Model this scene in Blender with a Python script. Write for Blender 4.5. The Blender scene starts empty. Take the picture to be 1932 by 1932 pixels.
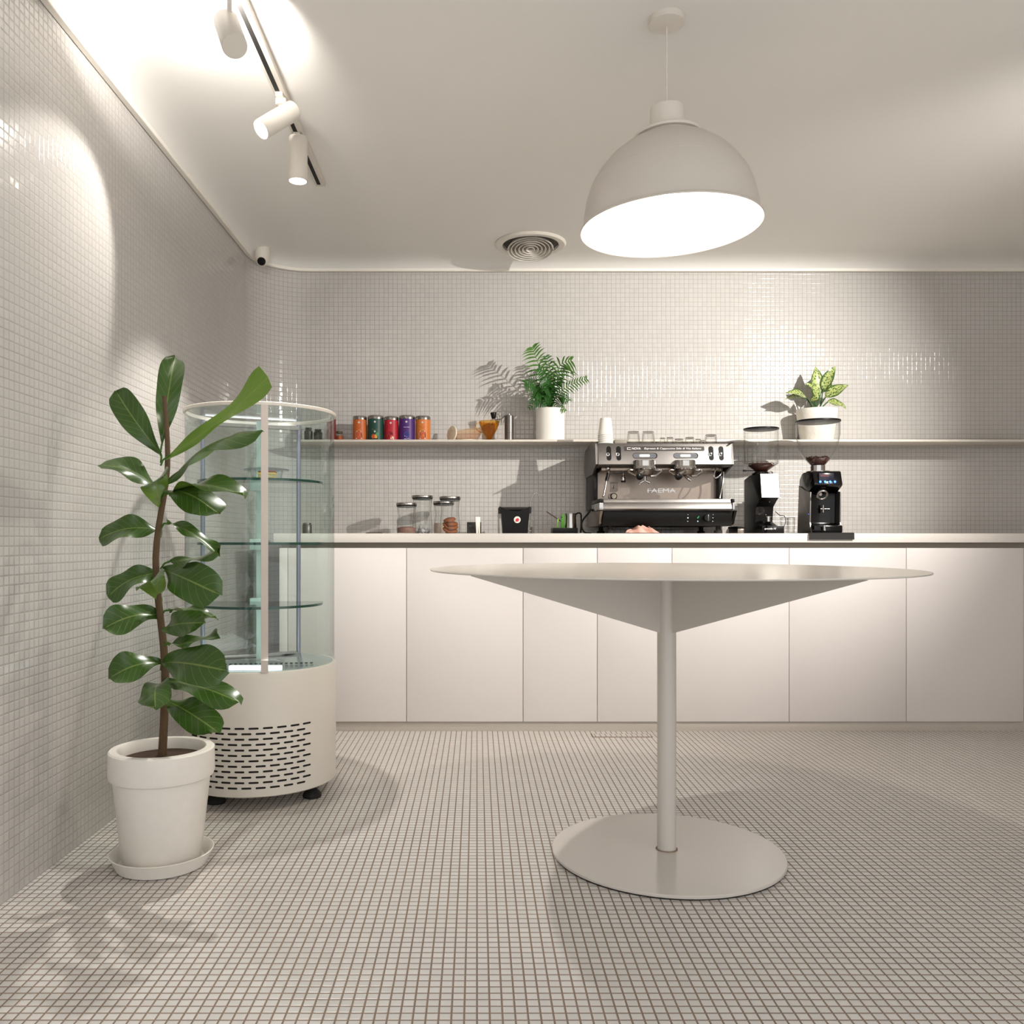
import bpy, bmesh, math, random
from mathutils import Vector, Matrix
random.seed(7)
PI = math.pi
SC = bpy.context.scene
COL = SC.collection
# ------------------------------------------------------------------ camera, world, exposure
EYE = 0.9          # eye height
F = 1630.0; PX = 900.0; PY = 1020.0      # focal length and vanishing point in a 1932 px frame
cam_d = bpy.data.cameras.new('camera'); cam = bpy.data.objects.new('camera', cam_d); COL.objects.link(cam)
cam_d.sensor_width = 36; cam_d.lens = F / 1932 * 36
cam_d.shift_x = (966 - PX) / 1932; cam_d.shift_y = (PY - 966) / 1932
cam_d.clip_start = 0.05
cam.location = (0, 0, EYE); cam.rotation_euler = (PI / 2, 0, 0)
SC.camera = cam
SC.view_settings.view_transform = 'Standard'; SC.view_settings.look = 'None'
SC.view_settings.gamma = 1; SC.view_settings.exposure = 0.0
SC.view_settings.use_curve_mapping = False
w = bpy.data.worlds.new('world'); SC.world = w; w.use_nodes = True
w.node_tree.nodes['Background'].inputs[0].default_value = (.985, .98, .975, 1)
w.node_tree.nodes['Background'].inputs[1].default_value = 1.4

def light(name, kind, loc, energy, color=(1, .93, .84), target=None, parent=None, **kw):
    d = bpy.data.lights.new(name, kind); d.energy = energy; d.color = color
    for k, v in kw.items(): setattr(d, k, v)
    o = bpy.data.objects.new(name, d); COL.objects.link(o); o.location = loc
    if target is not None:
        o.rotation_euler = (Vector(target) - Vector(loc)).to_track_quat('-Z', 'Y').to_euler()
    if parent:
        o.parent = parent; o.location = Vector(loc) - org(parent)
    return o

def X(px, Z): return (px - PX) / F * Z
def H(py, Z): return EYE + (PY - py) / F * Z
def P(px, py, Z): return Vector((X(px, Z), Z, H(py, Z)))
WARM = (1, .965, .905)
# spot out of the picture to the right that lights the counter wall, and two unseen fill spots added behind the camera to brighten cabinets and floor
light('wall_spot_light', 'SPOT', (2.66, 2.02, 2.34), 520, WARM, target=(.93, 4.67, 1.36), spot_size=math.radians(66), spot_blend=1, shadow_soft_size=.015)
light('fill_spot_light', 'SPOT', (-.35, 1.1, 2.33), 16, WARM, target=(-.1, 4.07, .15), spot_size=math.radians(48), spot_blend=.9, shadow_soft_size=.06)
light('fill_spot_light', 'SPOT', (1.7, 1.1, 2.33), 8, WARM, target=(1.3, 4.07, .15), spot_size=math.radians(48), spot_blend=.9, shadow_soft_size=.06)

# ------------------------------------------------------------------ helpers
ORG = {}
def org(o): return ORG.get(o.name, Vector((0, 0, 0)))
class MB:
    def __init__(s): s.bm = bmesh.new(); s.uv = None
    def face(s, vs, smooth=True):
        try: f = s.bm.faces.new(vs); f.smooth = smooth; return f
        except ValueError: return None
    def box(s, x0, x1, y0, y1, z0, z1, bev=0, seg=2):
        vs = [s.bm.verts.new(p) for p in [(x0,y0,z0),(x1,y0,z0),(x1,y1,z0),(x0,y1,z0),(x0,y0,z1),(x1,y0,z1),(x1,y1,z1),(x0,y1,z1)]]
        fs = [s.face([vs[i] for i in q]) for q in [(3,2,1,0),(4,5,6,7),(0,1,5,4),(1,2,6,5),(2,3,7,6),(3,0,4,7)]]
        if bev:
            es = list({e for f in fs for e in f.edges})
            bmesh.ops.bevel(s.bm, geom=es, offset=bev, segments=seg, affect='EDGES', profile=.5)
        return s
    def prism(s, prof, a, b, axis='x', bev=0):
        """prof: list of (p,q); axis x: (y,z), axis y: (x,z), axis z: (x,y)"""
        def mk(p, q, t):
            return {'x': (t, p, q), 'y': (p, t, q), 'z': (p, q, t)}[axis]
        A = [s.bm.verts.new(mk(p, q, a)) for p, q in prof]; B = [s.bm.verts.new(mk(p, q, b)) for p, q in prof]
        n = len(prof); fs = [s.face(A), s.face(B[::-1])]
        for i in range(n): fs.append(s.face([A[i], B[i], B[(i+1) % n], A[(i+1) % n]]))
        fs = [f for f in fs if f]
        if bev:
            es = list({e for f in fs for e in f.edges})
            bmesh.ops.bevel(s.bm, geom=es, offset=bev, segments=2, affect='EDGES', profile=.5)
        bmesh.ops.recalc_face_normals(s.bm, faces=[f for f in s.bm.faces])
        return s
    def lathe(s, prof, c, axis=(0, 0, 1), n=48, a0=0, a1=2*PI, sx=1, sy=1):
        """prof: list of (r,h) along axis from point c"""
        ax = Vector(axis).normalized(); q = Vector((0, 0, 1)).rotation_difference(ax); c = Vector(c)
        full = abs(a1 - a0 - 2*PI) < 1e-6; m = n if full else n + 1
        rings = []
        for r, h in prof:
            if r < 1e-6: rings.append([s.bm.verts.new(c + q @ Vector((0, 0, h)))])
            else: rings.append([s.bm.verts.new(c + q @ Vector((r*sx*math.cos(a0+(a1-a0)*i/n), r*sy*math.sin(a0+(a1-a0)*i/n), h))) for i in range(m)])
        for A, B in zip(rings, rings[1:]):
            for i in range(n):
                j = (i + 1) % m if full else i + 1
                if len(A) == 1 and len(B) == 1: continue
                if len(A) == 1: s.face([A[0], B[i], B[j]])
                elif len(B) == 1: s.face([A[i], A[j], B[0]])
                else: s.face([A[i], A[j], B[j], B[i]])
        return s
    def cyl(s, a, b, r0, r1=None, n=24, cap=True):
        a = Vector(a); b = Vector(b); L = (b - a).length; r1 = r0 if r1 is None else r1
        pr = [(r0, 0), (r1, L)]
        if cap: pr = [(0, 0)] + pr + [(0, L)]
        return s.lathe(pr, a, (b - a), n)
    def ball(s, c, r, n=20, sz=1):
        return s.lathe([(r*math.sin(PI*i/12), -r*sz*math.cos(PI*i/12)) for i in range(13)], c, n=n)
    def torus(s, c, R, r, axis=(0, 0, 1), n=48, k=10):
        return s.lathe([(R + r*math.cos(2*PI*i/k), r*math.sin(2*PI*i/k)) for i in range(k+1)], c, axis, n)
    def tube(s, pts, r, n=10, sub=1, rs=None):
        pts = [Vector(p) for p in pts]
        if sub > 1: # catmull-rom
            q = []
            m = len(pts)
            for i in range(m-1):
                p0 = pts[max(i-1, 0)]; p1 = pts[i]; p2 = pts[i+1]; p3 = pts[min(i+2, m-1)]
                for k in range(sub):
                    t = k/sub
                    q.append(.5*((2*p1)+(p2-p0)*t+(2*p0-5*p1+4*p2-p3)*t*t+(-p0+3*p1-3*p2+p3)*t**3))
            q.append(pts[-1]); pts = q
        prev = None; rings = []
        for i, p in enumerate(pts):
            d = (pts[min(i+1, len(pts)-1)] - pts[max(i-1, 0)]).normalized()
            if prev is None:
                u = d.orthogonal().normalized()
            else:
                u = (prev - d*prev.dot(d)).normalized()
            prev = u; v = d.cross(u)
            rr = r if rs is None else rs[0] + (rs[1]-rs[0])*i/(len(pts)-1)
            rings.append([s.bm.verts.new(p + rr*(u*math.cos(2*PI*k/n) + v*math.sin(2*PI*k/n))) for k in range(n)])
        for A, B in zip(rings, rings[1:]):
            for k in range(n): s.face([A[k], A[(k+1) % n], B[(k+1) % n], B[k]])
        s.face(rings[0][::-1]); s.face(rings[-1])
        return s
    def wrap(s, pts, c, r, a=0):
        """flat outline (s,z) wrapped on a vertical cylinder; angle 0 faces the camera (-y)"""
        vs = []
        for u, z in pts:
            t = a + u / r
            vs.append(s.bm.verts.new((c[0] + r*math.sin(t), c[1] - r*math.cos(t), c[2] + z)))
        s.face(vs, False); return s
    def build(s, name, m, parent=None, label=None, sharp=35, recalc=True):
        bm = s.bm
        if recalc: bmesh.ops.recalc_face_normals(bm, faces=bm.faces[:])
        me = bpy.data.meshes.new(name)
        if parent is not None:
            bmesh.ops.translate(bm, verts=bm.verts[:], vec=-org(parent))
        bm.to_mesh(me); bm.free(); me.materials.append(m)
        if sharp: me.set_sharp_from_angle(angle=math.radians(sharp))
        o = bpy.data.objects.new(name, me); COL.objects.link(o)
        if parent is not None: o.parent = parent; ORG[o.name] = org(parent)
        if label: o['label'] = label
        return o
def tag(o, label, cat, group=None, kind=None):
    o['label'] = label; o['category'] = cat
    if group: o['group'] = group
    if kind: o['kind'] = kind
    return o
def thing(name, loc, label, cat, group=None):
    o = bpy.data.objects.new(name, None); COL.objects.link(o); o.location = loc; o.empty_display_size = .05
    ORG[o.name] = Vector(loc); return tag(o, label, cat, group)
def kids(o): return [c for c in bpy.data.objects if c.parent == o]
def dup(root, loc, label, rz=0, group=None):
    def rec(o, par):
        c = o.copy(); COL.objects.link(c)
        if par: c.parent = par
        for k in kids(o): rec(k, c)
        return c
    r = rec(root, None); r.location = loc; r.rotation_euler.z = rz; r['label'] = label
    if group: r['group'] = group
    return r
def struct(o): o['kind'] = 'structure'; return o
def text(body, width, loc, m, parent, name='lettering', extrude=.0004, height=None, italic=0, bold=0, tilt=0, label=None):
    cu = bpy.data.curves.new('t', 'FONT'); cu.body = body; cu.size = 1; cu.extrude = 0; cu.offset = bold; cu.shear = italic
    cu.resolution_u = 3
    t = bpy.data.objects.new('t', cu); COL.objects.link(t)
    dg = bpy.context.evaluated_depsgraph_get(); me = bpy.data.meshes.new_from_object(t.evaluated_get(dg))
    bpy.data.objects.remove(t)
    xs = [v.co.x for v in me.vertices]; ys = [v.co.y for v in me.vertices]
    x0, x1, y0, y1 = min(xs), max(xs), min(ys), max(ys)
    kx = width/(x1-x0); ky = kx if height is None else height/(y1-y0)
    mb = MB(); mb.bm.from_mesh(me)
    for v in mb.bm.verts:
        a = (v.co.x-(x0+x1)/2)*kx; b = (v.co.y-(y0+y1)/2)*ky
        v.co = Vector((loc[0]+a, loc[1] - b*math.sin(tilt)*-1, loc[2]+b*math.cos(tilt)))
    return mb.build(name, m, parent, label=label, sharp=0, recalc=False)

# ------------------------------------------------------------------ materials
def lin(c):
    if isinstance(c, str): c = tuple(int(c[i:i+2], 16)/255 for i in (0, 2, 4))
    return tuple(x/12.92 if x <= .04045 else ((x+.055)/1.055)**2.4 for x in c) + (1,)
def mat(name, color, rough=.5, metal=0, spec=.5, emis=None, es=0, trans=0, ior=1.45, noise=.03, nscale=40, bump=0, coat=0):
    m = bpy.data.materials.new(name); m.use_nodes = True; nt = m.node_tree; b = nt.nodes['Principled BSDF']
    c = lin(color)
    b.inputs['Roughness'].default_value = rough; b.inputs['Metallic'].default_value = metal
    b.inputs['Specular IOR Level'].default_value = spec; b.inputs['Transmission Weight'].default_value = trans
    b.inputs['IOR'].default_value = ior; b.inputs['Coat Weight'].default_value = coat
    tc = nt.nodes.new('ShaderNodeTexCoord'); nz = nt.nodes.new('ShaderNodeTexNoise'); nz.inputs['Scale'].default_value = nscale
    nt.links.new(tc.outputs['Object'], nz.inputs['Vector'])
    mx = nt.nodes.new('ShaderNodeMix'); mx.data_type = 'RGBA'
    mx.inputs[6].default_value = tuple(x*(1-noise) for x in c[:3]) + (1,); mx.inputs[7].default_value = tuple(min(1, x*(1+noise)) for x in c[:3]) + (1,)
    nt.links.new(nz.outputs['Fac'], mx.inputs[0]); nt.links.new(mx.outputs[2], b.inputs['Base Color'])
    if bump:
        bp = nt.nodes.new('ShaderNodeBump'); bp.inputs['Strength'].default_value = bump; bp.inputs['Distance'].default_value = .002
        nt.links.new(nz.outputs['Fac'], bp.inputs['Height']); nt.links.new(bp.outputs[0], b.inputs['Normal'])
    if emis:
        b.inputs['Emission Color'].default_value = lin(emis); b.inputs['Emission Strength'].default_value = es
    return m
def thin_glass(name, tint, refl_rough=.0, ior=1.5, fac=1.0, edge=.45):
    """thin pane: clear tinted pass-through plus a Fresnel reflection"""
    m = bpy.data.materials.new(name); m.use_nodes = True; nt = m.node_tree; nt.nodes.clear()
    out = nt.nodes.new('ShaderNodeOutputMaterial'); mix = nt.nodes.new('ShaderNodeMixShader')
    tr = nt.nodes.new('ShaderNodeBsdfTransparent'); gl = nt.nodes.new('ShaderNodeBsdfGlossy'); fr = nt.nodes.new('ShaderNodeFresnel')
    lw = nt.nodes.new('ShaderNodeLayerWeight'); lw.inputs[0].default_value = .5; pw = nt.nodes.new('ShaderNodeMath'); pw.operation = 'POWER'; pw.inputs[1].default_value = 3.5
    mc = nt.nodes.new('ShaderNodeMix'); mc.data_type = 'RGBA'; mc.inputs[6].default_value = tuple(tint) + (1,); mc.inputs[7].default_value = tuple(edge*x for x in tint) + (1,)
    nt.links.new(lw.outputs['Facing'], pw.inputs[0]); nt.links.new(pw.outputs[0], mc.inputs[0]); nt.links.new(mc.outputs[2], tr.inputs[0])
    gl.inputs['Roughness'].default_value = refl_rough; fr.inputs[0].default_value = ior
    mu = nt.nodes.new('ShaderNodeMath'); mu.operation = 'MULTIPLY'; mu.inputs[1].default_value = fac
    geo = nt.nodes.new('ShaderNodeNewGeometry'); mr = nt.nodes.new('ShaderNodeMapRange')
    mr.inputs[3].default_value = ior; mr.inputs[4].default_value = 1/ior
    nt.links.new(geo.outputs['Backfacing'], mr.inputs[0]); nt.links.new(mr.outputs[0], fr.inputs[0])
    nt.links.new(fr.outputs[0], mu.inputs[0]); nt.links.new(mu.outputs[0], mix.inputs[0])
    nt.links.new(tr.outputs[0], mix.inputs[1]); nt.links.new(gl.outputs[0], mix.inputs[2]); nt.links.new(mix.outputs[0], out.inputs[0])
    return m
def tile_mat(name, tile, grout, pitch, gw, rough, tilt, coords='UV', bumpd=.001, vary=.06, spec=.5, soil=0):
    m = bpy.data.materials.new(name); m.use_nodes = True; nt = m.node_tree; N = nt.nodes; L = nt.links; b = N['Principled BSDF']
    tc = N.new('ShaderNodeTexCoord')
    sc = N.new('ShaderNodeVectorMath'); sc.operation = 'SCALE'; sc.inputs['Scale'].default_value = 1/pitch
    L.new(tc.outputs[coords], sc.inputs[0])
    fr = N.new('ShaderNodeVectorMath'); fr.operation = 'FRACTION'; L.new(sc.outputs[0], fr.inputs[0])
    fl = N.new('ShaderNodeVectorMath'); fl.operation = 'FLOOR'; L.new(sc.outputs[0], fl.inputs[0])
    sp = N.new('ShaderNodeSeparateXYZ'); L.new(fr.outputs[0], sp.inputs[0])
    def mth(op, a, bb=None):
        n = N.new('ShaderNodeMath'); n.operation = op
        for i, v in enumerate((a, bb)):
            if v is None: continue
            if isinstance(v, (int, float)): n.inputs[i].default_value = v
            else: L.new(v, n.inputs[i])
        return n.outputs[0]
    ex = mth('SUBTRACT', .5, mth('ABSOLUTE', mth('SUBTRACT', sp.outputs[0], .5)))
    ey = mth('SUBTRACT', .5, mth('ABSOLUTE', mth('SUBTRACT', sp.outputs[1], .5)))
    e = mth('MINIMUM', ex, ey)
    def ss(lo, hi):
        r = N.new('ShaderNodeMapRange'); r.interpolation_type = 'SMOOTHSTEP'; r.inputs[1].default_value = lo; r.inputs[2].default_value = hi
        L.new(e, r.inputs[0]); return r.outputs[0]
    g = gw/pitch/2
    mask = ss(g*.8, g*1.25); hgt = ss(g*.8, g*1.2 + .10)
    wn = N.new('ShaderNodeTexWhiteNoise'); wn.noise_dimensions = '3D'; L.new(fl.outputs[0], wn.inputs[0])
    tcol = N.new('ShaderNodeMix'); tcol.data_type = 'RGBA'; c = lin(tile)
    tcol.inputs[6].default_value = tuple(x*(1-vary) for x in c[:3]) + (1,); tcol.inputs[7].default_value = tuple(min(1, x*(1+vary)) for x in c[:3]) + (1,)
    L.new(wn.outputs[0], tcol.inputs[0])
    gcol = N.new('ShaderNodeMix'); gcol.data_type = 'RGBA'; gc = lin(grout)
    nz = N.new('ShaderNodeTexNoise'); nz.inputs['Scale'].default_value = 3; L.new(tc.outputs[coords], nz.inputs[0])
    gcol.inputs[6].default_value = tuple(x*(1-soil) for x in gc[:3]) + (1,); gcol.inputs[7].default_value = tuple(min(1, x*(1+soil)) for x in gc[:3]) + (1,)
    L.new(nz.outputs[0], gcol.inputs[0])
    mx = N.new('ShaderNodeMix'); mx.data_type = 'RGBA'
    L.new(mask, mx.inputs[0]); L.new(gcol.outputs[2], mx.inputs[6]); L.new(tcol.outputs[2], mx.inputs[7]); L.new(mx.outputs[2], b.inputs['Base Color'])
    rr = N.new('ShaderNodeMapRange'); L.new(mask, rr.inputs[0]); rr.inputs[3].default_value = .85; rr.inputs[4].default_value = rough; L.new(rr.outputs[0], b.inputs['Roughness'])
    b.inputs['Specular IOR Level'].default_value = spec
    # every tile sits at a very slightly different angle
    cs = N.new('ShaderNodeVectorMath'); cs.operation = 'SUBTRACT'; cs.inputs[1].default_value = (.5, .5, .5); L.new(wn.outputs['Color'], cs.inputs[0])
    c2 = N.new('ShaderNodeVectorMath'); c2.operation = 'SCALE'; c2.inputs['Scale'].default_value = tilt; L.new(cs.outputs[0], c2.inputs[0])
    geo = N.new('ShaderNodeNewGeometry'); ad = N.new('ShaderNodeVectorMath'); ad.operation = 'ADD'; L.new(geo.outputs['Normal'], ad.inputs[0]); L.new(c2.outputs[0], ad.inputs[1])
    nn = N.new('ShaderNodeVectorMath'); nn.operation = 'NORMALIZE'; L.new(ad.outputs[0], nn.inputs[0])
    bp = N.new('ShaderNodeBump'); bp.inputs['Strength'].default_value = .6; bp.inputs['Distance'].default_value = bumpd
    L.new(hgt, bp.inputs['Height']); L.new(nn.outputs[0], bp.inputs['Normal']); L.new(bp.outputs[0], b.inputs['Normal'])
    return m
M = {}
M['wall'] = tile_mat('wall_mosaic', 'c1bdb9', 'a29d96', .0246, .0019, .11, .03, vary=.02, soil=.1)
M['floor'] = tile_mat('floor_mosaic', 'd3d0cc', '877565', .0242, .0037, .32, .02, coords='Object', vary=.05, soil=.25)
M['ceil'] = mat('ceiling_paint', 'ebe8e3', .85, nscale=3, noise=.01)
M['wallpaint'] = mat('plain_wall_paint', 'd8d2c8', .8)
M['lip'] = mat('cove_lip', 'eae4da', .6)
M['white'] = mat('white_powder_coat', 'dcd5cb', .38, nscale=5, noise=.01)
M['table'] = mat('white_table_lacquer', 'cfc9c1', .2, nscale=5, noise=.01)
M['lam'] = mat('white_laminate', 'd5cecb', .35, nscale=4, noise=.01)
M['quartz'] = mat('worktop_stone', 'd9d2cb', .3, nscale=80, noise=.02)
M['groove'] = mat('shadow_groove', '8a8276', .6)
M['plinth'] = mat('plinth_metal', 'b9b0a7', .45)
M['black'] = mat('black_plastic', '0d0b0a', .38, spec=.25)
M['blackg'] = mat('black_gloss', '0a0909', .14, spec=.35)
M['rubber'] = mat('black_rubber', '1c1a18', .7)
M['chrome'] = mat('chrome', 'c4c1be', .1, 1)
M['steel'] = mat('brushed_steel', '9f9994', .26, 1)
M['dsteel'] = mat('dark_steel', '8d8177', .3, 1)
M['grey'] = mat('grey_metal', '6f6a66', .35, .8)
M['glass'] = thin_glass('case_glass', (.87, .935, .915), fac=1, edge=.75)
M['lidglass'] = thin_glass('lid_glass', (.96, .985, .98), fac=1, edge=.85)
M['clear'] = thin_glass('clear_glass', (.975, .98, .975), ior=1.5, edge=.35)
M['green_edge'] = mat('glass_edge_green', '1f4a40', .15)
M['shelfglass'] = thin_glass('shelf_glass', (.86, .95, .91))
M['ceramic'] = mat('white_ceramic', 'efeae2', .3)
M['violet'] = mat('post_aluminium', '9c9cae', .3, .6)
M['paleglass'] = mat('frosted_strip', 'b9cfc9', .3)
M['tray'] = mat('case_tray_metal', 'b7bdbd', .22, .8)
M['soil'] = mat('potting_soil', '3a2618', .9, nscale=60, noise=.4, bump=1)
M['bulb'] = mat('lamp_bulb', 'ffffff', .3, emis='fff0da', es=30)
M['lens'] = mat('spot_lens', 'ffffff', .3, emis='fff6ea', es=14)
M['led'] = mat('led_bar', 'ffffff', .3, emis='f0f6ff', es=1.2)

# ------------------------------------------------------------------ room
XL = -1.175; ZW = 4.67; RC = .28; XR = 3.45; ZN = 0.3
ZT = 2.349; ZC = 2.402
def path(d, corner_only=False, n=16):
    """plan of the left wall, rounded corner and back wall, moved d inwards; returns points with arc length of the d=0 line"""
    c = Vector((XL+RC, ZW-RC)); pts = [(XL+d, ZN, 0)]
    s0 = ZW - RC - ZN
    for i in range(n+1):
        a = PI - PI/2*i/n
        pts.append((c.x + (RC-d)*math.cos(a), c.y + (RC-d)*math.sin(a), s0 + RC*PI/2*i/n))
    pts.append((XR, ZW-d, s0 + RC*PI/2 + XR - (XL+RC)))
    return pts
def wall_strip(name, idx):
    mb = MB(); bm = mb.bm; uvl = bm.loops.layers.uv.new('UVMap')
    pi = [path(0)[i] for i in idx]; po = [path(-.12)[i] for i in idx]
    def quad(a, b, z0, z1, flip=False):
        vs = [bm.verts.new((a[0], a[1], z0)), bm.verts.new((b[0], b[1], z0)), bm.verts.new((b[0], b[1], z1)), bm.verts.new((a[0], a[1], z1))]
        f = bm.faces.new(vs if not flip else vs[::-1]); f.smooth = True
        uv = [(a[2], z0), (b[2], z0), (b[2], z1), (a[2], z1)]
        for l, t in zip(f.loops, uv if not flip else uv[::-1]): l[uvl].uv = t
    for a, b in zip(pi, pi[1:]): quad(a, b, 0, 2.37)
    for a, b in zip(po, po[1:]): quad(a, b, 0, 2.37, True)
    for a, b in ((pi[0], po[0]), (pi[-1], po[-1])): quad(a, b, 0, 2.37)
    bmesh.ops.remove_doubles(bm, verts=bm.verts[:], dist=1e-5)
    return struct(mb.build(name, M['wall'], recalc=False, sharp=60))
np_ = len(path(0))
wall_strip('wall_left', [0, 1]); wall_strip('wall_back', list(range(1, np_)))
struct(MB().box(XR, XR+.12, ZN, ZW+.12, 0, 2.37).build('wall_right', M['wallpaint']))
struct(MB().box(XL-.12, XR+.12, ZN, ZW+.12, -.1, 0).build('floor', M['floor']))
# ceiling with its cove
mb = MB(); prof = [(.024, 2.364), (.045, 2.381), (.075, 2.391), (.11, 2.398), (.15, 2.4015), (.19, ZC)]
rows = [[mb.bm.verts.new((p[0], p[1], z)) for p in path(d)] for d, z in prof]
for A, B in zip(rows, rows[1:]):
    for i in range(len(A)-1): mb.face([A[i], A[i+1], B[i+1], B[i]])
last = rows[-1]; far = mb.bm.verts.new((XR, ZN, ZC)); mb.face(last + [far])
top = [mb.bm.verts.new(p) for p in [(XL-.12, ZN, 2.46), (XL-.12, ZW+.12, 2.46), (XR+.12, ZW+.12, 2.46), (XR+.12, ZN, 2.46)]]; mb.face(top)
struct(mb.build('ceiling', M['ceil'], recalc=False, sharp=50))
mb = MB(); prof = [(0.0, ZT+.006), (.004, ZT), (.022, ZT), (.024, ZT+.002), (.024, 2.366)]
rows = [[mb.bm.verts.new((p[0], p[1], z)) for p in path(d)] for d, z in prof]
for A, B in zip(rows, rows[1:]):
    for i in range(len(A)-1): mb.face([A[i], A[i+1], B[i+1], B[i]])
struct(mb.build('trim_1', M['lip'], sharp=40))

# ------------------------------------------------------------------ kitchen run
ZF = 4.069   # cabinet fronts
WT = .934    # worktop height
mb = MB().box(X(516, ZF-.008), XR-.002, ZF-.008, ZW-.002, WT-.043, WT, bev=.002)
tag(mb.build('worktop', M['quartz']), 'long off-white stone worktop running along the tiled back wall', 'worktop')
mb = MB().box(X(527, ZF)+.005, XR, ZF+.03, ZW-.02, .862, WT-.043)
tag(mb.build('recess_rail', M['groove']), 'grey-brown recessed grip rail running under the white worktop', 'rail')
mb = MB().box(X(527, ZF), XR, ZF+.012, ZF+.03, 0, .046, bev=.001)
tag(mb.build('kick_board', M['plinth']), 'grey kick board between the white cabinets and the floor', 'kick board')
seams = [543, 767, 987, 1127, 1268, 1489, 1710, 1932]
where = ['behind the round display case', 'left of the table, second wide door from the display case', 'narrow, behind the left half of the table top', 'narrow, directly left of the table column', 'wide, directly right of the table column under the grinders', 'at the right edge under the black grinder mat', 'at the far right end of the row']
mb = MB().box(X(527, ZF), X(542.3, ZF), ZF, ZW-.02, .0475, .865, bev=.001)
tag(mb.build('end_panel', M['lam']), 'narrow white end panel closing the left end of the cabinet row', 'panel', )
for i, (a, b) in enumerate(zip(seams, seams[1:])):
    xa, xb = X(a, ZF)+.0012, X(b, ZF)-.0012
    t = thing('base_cabinet', ((xa+xb)/2, ZF, .0475), 'handleless white base cabinet ' + where[i], 'cabinet', )
    MB().box(xa, xb, ZF+.021, ZW-.02, .0475, .8615).build('body', M['lam'], t)
    MB().box(xa, xb, ZF, ZF+.019, .0475, .865, bev=.0012).build('door', M['lam'], t)
ZS = 4.47; ST = H(829.3, ZS)
mb = MB().box(-.95, XR, ZS, ZW, ST-.011, ST, bev=.0015)
tag(mb.build('wall_shelf', mat('shelf_board', 'ded6cb', .4)), 'long thin off-white shelf fixed to the tiled back wall', 'shelf')
# floor drain
t = thing('floor_drain', P(1172, 1388, EYE*F/368) * 1, 'narrow tiled floor drain with a thin brown frame before the cabinets', 'drain')
zd = EYE*F/368; xa, xb = X(1116, zd), X(1229, zd)
ORG[t.name] = Vector((X(1172, zd), zd, 0)); t.location = ORG[t.name]
mb = MB(); mb.prism([(xa, zd-.034), (xb, zd-.034), (xb, zd+.034), (xa, zd+.034)], 0.0, .0012, 'z')
mb.build('frame', mat('rust_brown_frame', '6f5240', .6, noise=.2), t)
MB().box(xa+.005, xb-.005, zd-.029, zd+.029, .0012, .0022).build('tiled_cover', M['floor'], t)

# ------------------------------------------------------------------ ceiling fittings
vc = Vector((X(1001, 4.37), 4.37, ZC))
t = thing('ceiling_vent', vc, 'round white ceiling vent with concentric rings above the shelf', 'vent')
MB().lathe([(.178, 0), (.18, -.004), (.172, -.012), (.150, -.014), (.142, -.010), (.140, .0)], vc).build('flange', M['white'], t)
MB().lathe([(0, -.001), (.1405, -.001)], vc).build('duct_shade_disc', mat('duct_shade', '4a453f', .8), t)  # flat disc, its dark colour stands for the shade inside the opening
va = Vector((0, -.2, -1)).normalized(); v2 = vc + Vector((0, .006, -.030))
MB().lathe([(0, -.016), (.104, -.016), (.112, -.003), (.113, .001), (.117, .001), (.117, -.004), (.108, -.019), (0, -.019)], v2, va, n=64).build('swivel_cup', M['white'], t)
MB().lathe([(0, -.0135), (.1035, -.0135)], v2, va, n=64).build('cup_shade_disc', mat('cup_shade', '8a8278', .8), t)  # backing disc with the shade between the rings put into its colour
for r in (.096, .077, .058, .039, .020):
    MB().lathe([(r-.004, -.012), (r, 0), (r+.0035, 0), (r-.001, -.012), (r-.004, -.012)], v2, va, n=64).build('ring', M['white'], t)
for q in (-1, 1): MB().cyl(v2+Vector((q*.112, 0, -.001)), vc+Vector((q*.138, 0, -.004)), .004, n=8).build('pivot_pin', M['grey'], t)

cc = Vector((X(495, 4.42), 4.42, 2.372))
t = thing('security_camera', cc, 'small white dome camera with a black lens in the ceiling corner', 'camera')
MB().lathe([(0, .03), (.036, .03), (.038, 0), (.037, -.03), (.03, -.052), (.02, -.064), (0, -.068)], cc).build('housing', M['white'], t)
ld = Vector((.05, -.8, -.55)).normalized()
MB().lathe([(.021, 0), (.021, .004), (.017, .009), (0, .012)], cc + Vector((0, 0, -.034)) + ld*.028, ld).build('lens', M['blackg'], t)

# pendant above the table, hanging a little askew
LT = math.radians(-1.8)
def askew(mb):
    piv = Vector((TX, TZ, RZ+.349)); bmesh.ops.transform(mb.bm, verts=mb.bm.verts[:], matrix=Matrix.Translation(piv) @ Matrix.Rotation(LT, 4, 'Y') @ Matrix.Translation(-piv)); return mb
TX, TZ = .545, 2.483
RZ = H(0, 1) * 0 + .9 + .897
t = thing('pendant_lamp', (TX, TZ, RZ), 'large white dome pendant lamp glowing inside, hanging above the table', 'pendant lamp')
shade = [(.257, 0), (.2575, .004), (.252, .007), (.2475, .016), (.246, .045), (.2385, .085), (.224, .127), (.201, .166), (.168, .204), (.13, .233), (.088, .254)]
inner = [(r-.0025, z-.001) for r, z in shade[::-1]]; inner[-1] = (.2450, .012); inner.append((.2555, .0005))
askew(MB().lathe(shade + [(.04, .254), (.04, .25)] + inner[:] + [(.257, 0)], (TX, TZ, RZ), n=96)).build('shade', mat('lamp_shade_white', 'c8c1b8', .42, noise=.01), t, sharp=50)
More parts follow.
